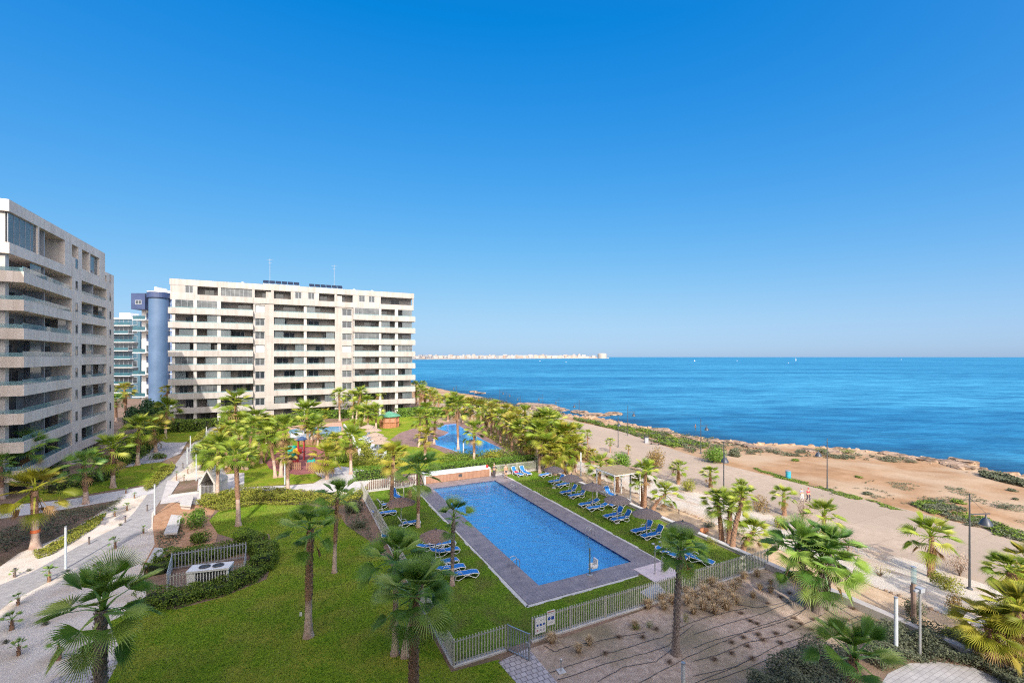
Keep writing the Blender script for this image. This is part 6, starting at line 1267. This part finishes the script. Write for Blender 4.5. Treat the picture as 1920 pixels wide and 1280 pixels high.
part(mb, 'seat', mat('bench_wood', (.16,.09,.06), (.22,.13,.09), rough=.7, scale=3), t)
for x in (-.8,.7): mb = MB(); mb.box((x,-.25,0),(x+.12,.25,.42)); part(mb, 'leg', DARKM, t)
t = thing('terracotta_urn', 'orange terracotta jar lying against the garden wall', 'jar', GP(1312,1001), TH); mb = MB(); mb.tube([(0,0,.25),(.2,0,.27),(.55,0,.27),(.8,0,.25),(.95,0,.25)], [.12,.26,.28,.16,.2], 14); part(mb, 'body', mat('terracotta', (.45,.17,.07), (.55,.24,.11), rough=.8, scale=5), t, smooth_=True)
# low boulders and shore rocks
def rock(px_, py_, w, h, d, label, z=None, group='shore rocks', seed=0, cat='rock'):
    p = G(px_, py_, z) if z is not None else GP(px_, py_); rnd = random.Random(seed or int(px_*7+py_)); bm = bmesh.new(); bmesh.ops.create_icosphere(bm, subdivisions=4, radius=1); o_ = Vector((rnd.random()*9, rnd.random()*9, 0))
    k = p.y/F
    for v in bm.verts:
        n = noise.noise(v.co*1.3+o_)*.55 + noise.noise(v.co*4+o_)*.22 + noise.noise(v.co*10+o_)*.07; v.co *= 1+n; v.co.z = max(-.5, min(v.co.z, .55+.15*n)) ; v.co.x *= w*k*.5; v.co.y *= d; v.co.z *= h*k*.9
    me = bpy.data.meshes.new('rock'); bm.to_mesh(me); bm.free(); me.materials.append(ROCK); o = obj('rock', me, None, p); tag(o, label, cat, group); return o
for (a, b_, w, h, d) in ((1010,762,70,7,7),(1035,768,60,5,5),(985,757,30,4,4),(1085,772,30,4,4),(1120,778,44,5,3.5),(1150,776,32,6,3),(1096,776,20,3,2),(900,737,20,3,4),(888,734,14,3,3),(1055,779,24,4,3),(1068,783,30,4,3),(1040,774,30,3,3)):
    rock(a, b_, w, h, d, 'flat brown rock shelf standing in the shallow sea, {ord} from the left', z=SEA+.1)
for (a, b_, w, h, d) in ((1240,808,40,7,3),(1262,815,26,6,2),(1210,800,30,6,3),(1180,793,26,5,3),(1300,822,26,5,2),(1360,829,26,6,2),(1385,833,30,8,2.4),(1405,838,24,7,2),(1340,827,20,5,2),(1440,842,30,5,2),(1520,845,30,5,2),(1560,848,36,5,2),(1652,845,16,6,1.4),(1672,853,40,7,2.2),(1700,858,30,6,2),(1740,862,40,6,2),(1775,868,40,8,2.4),(1795,874,30,7,2)):
    rock(a, b_, w, h, d, 'orange rock on the low shore cliff, {ord} from the left', group='shore cliff rocks')
rock(1806, 868, 36, 13, 2.4, 'dark hollowed rock jutting into the sea near the right', z=SEA+.6, seed=5); rock(1815, 874, 22, 7, 1.6, 'pale low rock at the foot of the jutting rock', z=SEA+.3, seed=8)
rnd = random.Random(6); mb = MB()
for i in range(420):
    v = rnd.uniform(15, 150); cu = coast_u(v); u = cu - abs(rnd.gauss(0, 2.4)) - rnd.uniform(0,1.5); s = rnd.uniform(.12,.7)*(1 if u > cu-3 else .5); p = UV(u, v, hz(u, v)-.05); n0 = len(mb.v)
    for a in range(7): an = a*.9+rnd.random()*.3; mb.v.append((p.x+math.cos(an)*s*1.3, p.y+math.sin(an)*s, p.z))
    for a in range(7): an = a*.9+rnd.random()*.4; mb.v.append((p.x+math.cos(an)*s*.8, p.y+math.sin(an)*s*.6, p.z+s*rnd.uniform(.3,.9)))
    for a in range(7): mb.f.append((n0+a, n0+(a+1)%7, n0+7+(a+1)%7, n0+7+a)); mb.m.append(0)
    mb.f.append(tuple(n0+7+a for a in range(7))); mb.m.append(0)
o = mb.build('shore_rubble', ROCK); tag(o, 'broken orange stones strewn along the shore edge', 'rubble', kind='stuff')
# sail boats far out, moored dots
for (a, b_, h) in ((1492,676,9),(1302,677,4),(1478,680,2.5),(1382,676,2.5),(1012,677,2.2),(1061,679,2.5),(1690,674,3)):
    D = F*(CH-SEA)/(b_-HZ); D = min(D, 5200); p = Vector(((a-960)/F*D, D, SEA)); k = D/F*.62
    t = thing('sailing_boat', 'tiny white boat far out on the sea, {ord} from the left', 'boat', p, 0, 'boats far out'); mb = MB(); mb.prism([(-1.6*k,0),(-1.1*k,-.5*k),(1.4*k,-.5*k),(2*k,0),(1.4*k,.5*k),(-1.1*k,.5*k)], -.2, .7*k); part(mb, 'hull', WHITE, t)
    if h > 3: mb = MB(); mb.v += [(0,-.05,.8*k),(0,.05,.8*k),(0,0,h*k),(1.8*k,0,.9*k)]; mb.f += [(0,3,2),(1,2,3),(0,1,3),(0,2,1)]; mb.m += [0]*4; part(mb, 'sail', WHITE, t)
# ---------------------------------------------------------------- people
SKIN = mat('skin', (.48,.26,.17), (.54,.31,.21), rough=.6, scale=6, obj=True)
def skinned(name, pts, edges, rad, m, parent, lv=2):
    me = bpy.data.meshes.new(name); me.from_pydata(pts, edges, []); me.materials.append(m); o = obj(name, me, parent)
    bpy.context.view_layer.objects.active = o; sk = o.modifiers.new('skin', 'SKIN'); 
    for i, r in enumerate(rad): o.data.skin_vertices[0].data[i].radius = (r, r)
    o.data.skin_vertices[0].data[0].use_root = True; sk.use_smooth_shade = True; sb = o.modifiers.new('sub', 'SUBSURF'); sb.levels = lv; sb.render_levels = lv; return o
def person(px_, py_, rz, label, top, bottom, hair, stride=.25, h=1.72, shirtless=False, shorts=False, hat=None, arm=.1, at=None):
    p = at or GP(px_, py_); t = thing('person', label, 'person', p, rz); s = h/1.72; k = lambda x, y, z: (x*s, y*s, z*s)
    V = [k(0,0,.93), k(0,0,1.12), k(0,.0,1.36), k(0,0,1.47), k(0,.01,1.55),                                    # pelvis .. neck
         k(-.10,0,.88), k(-.11,stride*.45,.48), k(-.11,stride*.5-.12,.08), k(-.11,stride*.5+.06,.03),           # left leg
         k(.10,0,.88), k(.11,-stride*.2+.05,.48), k(.11,-stride*.9,.09), k(.11,-stride*.9+.15,.03),
         k(-.19,0,1.40), k(-.25,-arm,1.14), k(-.26,-arm+.16,.92), k(.19,0,1.40), k(.25,arm,1.14), k(.26,arm+.16,.92),
         k(-.265,-arm+.20,.84), k(.265,arm+.20,.84), k(0,.03,1.70), k(0,.015,1.61)]
    E = [(0,1),(1,2),(2,3),(3,4),(0,5),(5,6),(6,7),(7,8),(0,9),(9,10),(10,11),(11,12),(2,13),(13,14),(14,15),(15,19),(2,16),(16,17),(17,18),(18,20),(4,22),(22,21)]
    r = [.13,.12,.13,.07,.05,.085,.055,.038,.03,.085,.055,.038,.03,.055,.042,.032,.055,.042,.032,.026,.026,.085,.075]
    skinned('body', V, E, [q*s for q in r], SKIN, t)
    def cloth(name, ids, m, g):
        idx = {q: i for i, q in enumerate(ids)}; ee = [(idx[a], idx[b_]) for a, b_ in E if a in idx and b_ in idx]; skinned(name, [V[q] for q in ids], ee, [(r[q]+g)*s for q in ids], m, t)
    cloth('trousers' if not shorts else 'shorts', [0,5,6,7,9,10,11] if not shorts else [0,5,9], bottom, .016)
    if shorts:
        pass
    if not shirtless: cloth('shirt', [1,2,3,13,14,16,17], top, .018)
    mb = MB(); c = V[21]; mb.lathe([(.088*s,c[2]-.01),(.1*s,c[2]+.05*s),(.075*s,c[2]+.11*s),(.01,c[2]+.135*s)], 12, c=(c[0],c[1]-.015)); part(mb, 'hair' if not hat else 'hat', hair, t, smooth_=True)
    for i in (15,): 
        pass
    # hands: palm with five fingers each
    for sgn, w in ((-1,19),(1,20)):
        hw = Vector(V[w]); pts = [tuple(hw), tuple(hw+Vector((0,.01,-.05))*s)]; ed = [(0,1)]; rr = [.024*s,.028*s]
        for f in range(4): b0 = hw+Vector((0,.03-.018*f,-.07))*s; e0 = b0+Vector((sgn*.004,.012,-.035-.008*(f in (1,2))))*s; e1 = e0+Vector((0,.014,-.026))*s; n = len(pts); pts += [tuple(b0),tuple(e0),tuple(e1)]; ed += [(1,n),(n,n+1),(n+1,n+2)]; rr += [.0095*s,.0085*s,.007*s]
        n = len(pts); pts += [tuple(hw+Vector((-sgn*.01,.045,-.045))*s), tuple(hw+Vector((-sgn*.012,.062,-.075))*s)]; ed += [(1,n),(n,n+1)]; rr += [.01*s,.008*s]
        skinned('hand', pts, ed, rr, SKIN, t, 1)
    mb = MB(); c = Vector(V[21]); mb.v += [tuple(c+Vector(q)*s) for q in ((-.012,.085,-.03),(.012,.085,-.03),(0,.108,-.032),(0,.088,.01))]; mb.f += [(0,1,2),(1,3,2),(3,0,2)]; mb.m += [0]*3; part(mb, 'nose', SKIN, t)
    for x in (-.03,.03): mb = MB(); mb.lathe([(.001,-.009),(.009,-.003),(.009,.003),(.001,.009)], 8); e = part(mb, 'eye', DARKM, t); e.location = tuple(c+Vector((x,.082,.005))*s)
    for x in (-.088,.088): mb = MB(); mb.tube([(0,0,-.03),(0,-.012,0),(0,0,.03)], [.008,.014,.008], 6); e = part(mb, 'ear', SKIN, t); e.location = tuple(c+Vector((x,-.005,-.01))*s)
    mb = MB(); mb.box((-.022,.0,-.004),(.022,.006,.004)); e = part(mb, 'mouth', mat('lip', (.35,.12,.1), None), t); e.location = tuple(c+Vector((0,.076,-.055))*s)
    for q in (8,12): mb = MB(); v_ = V[q]; mb.prism([(v_[0]-.05,v_[1]-.2),(v_[0]+.05,v_[1]-.2),(v_[0]+.055,v_[1]+.05),(v_[0],v_[1]+.1),(v_[0]-.055,v_[1]+.05)], 0, .085*s); part(mb, 'shoe', DARKM, t)
    return t
CL = lambda n, c: mat('cloth_'+n, c, tuple(x*1.15 for x in c), rough=.9, scale=8, obj=True)
person(1503, 940, R(190), 'person in grey top and white trousers strolling on the promenade, left of two', CL('grey',(.22,.24,.32)), CL('white',(.6,.58,.58)), CL('greyhair',(.3,.28,.27)))
person(1515.5, 941, R(190), 'person in a red jacket and dark trousers strolling on the promenade', CL('red',(.62,.03,.06)), CL('navy',(.03,.035,.06)), CL('redhat',(.45,.05,.08)), stride=.3)
person(926.5, 895, R(170), 'person in dark clothes standing at the right end of the pool wall', CL('charcoal',(.05,.05,.06)), CL('charcoal',(.05,.05,.06)), CL('fairhair',(.4,.3,.22)), stride=.08)
person(948.5, 896, R(200), 'shirtless person in dark shorts walking on the far pool deck', CL('red',(.6,.03,.05)), CL('darkshort',(.05,.055,.07)), CL('darkhair',(.05,.035,.03)), stride=.2, shirtless=True, shorts=True)
p = G(1304, 806, SEA+.15); person(0,0,R(90),'dark figure standing in the shallow sea just off the shore', CL('charcoal',(.05,.05,.06)), CL('charcoal',(.05,.05,.06)), CL('darkhair',(.05,.035,.03)), at=p, stride=.2)
p = G(970, 884, .45); t = thing('beach_towel', 'red towel on the left upright lounger', 'towel', G(*a2(122,268), .3), TH+R(100)); t.location.z = 0; mb = MB(); mb.box((.05,-.2,.39),(.5,.22,.43)); mb.box((.42,-.16,.43),(.56,.14,.52)); part(mb, 'cloth', CL('red',(.6,.03,.05)), t)
# tag on the lawn palm, orange band on the left palm
p = GP(573,1147); 
o = MB(); o.box((-.04,-.02,0),(.1,.0,.2)); q = G(578,1193); o = o.build('tag_plate', WHITE, loc=(q.x-.32, q.y-.25, 1.28)); tag(o, 'small white plate fixed to the tall lawn palm', 'plate')
q = G(66,1027); o = MB(); o.lathe([(.30,0),(.31,.12),(.30,.25)], 14); o = o.build('orange_band', mat('orange_band', (.6,.12,.04), (.65,.17,.06), rough=.8, scale=6), loc=(q.x, q.y, 1.25)); tag(o, 'orange cloth band tied round the yellow green palm trunk', 'band')
finish_labels()
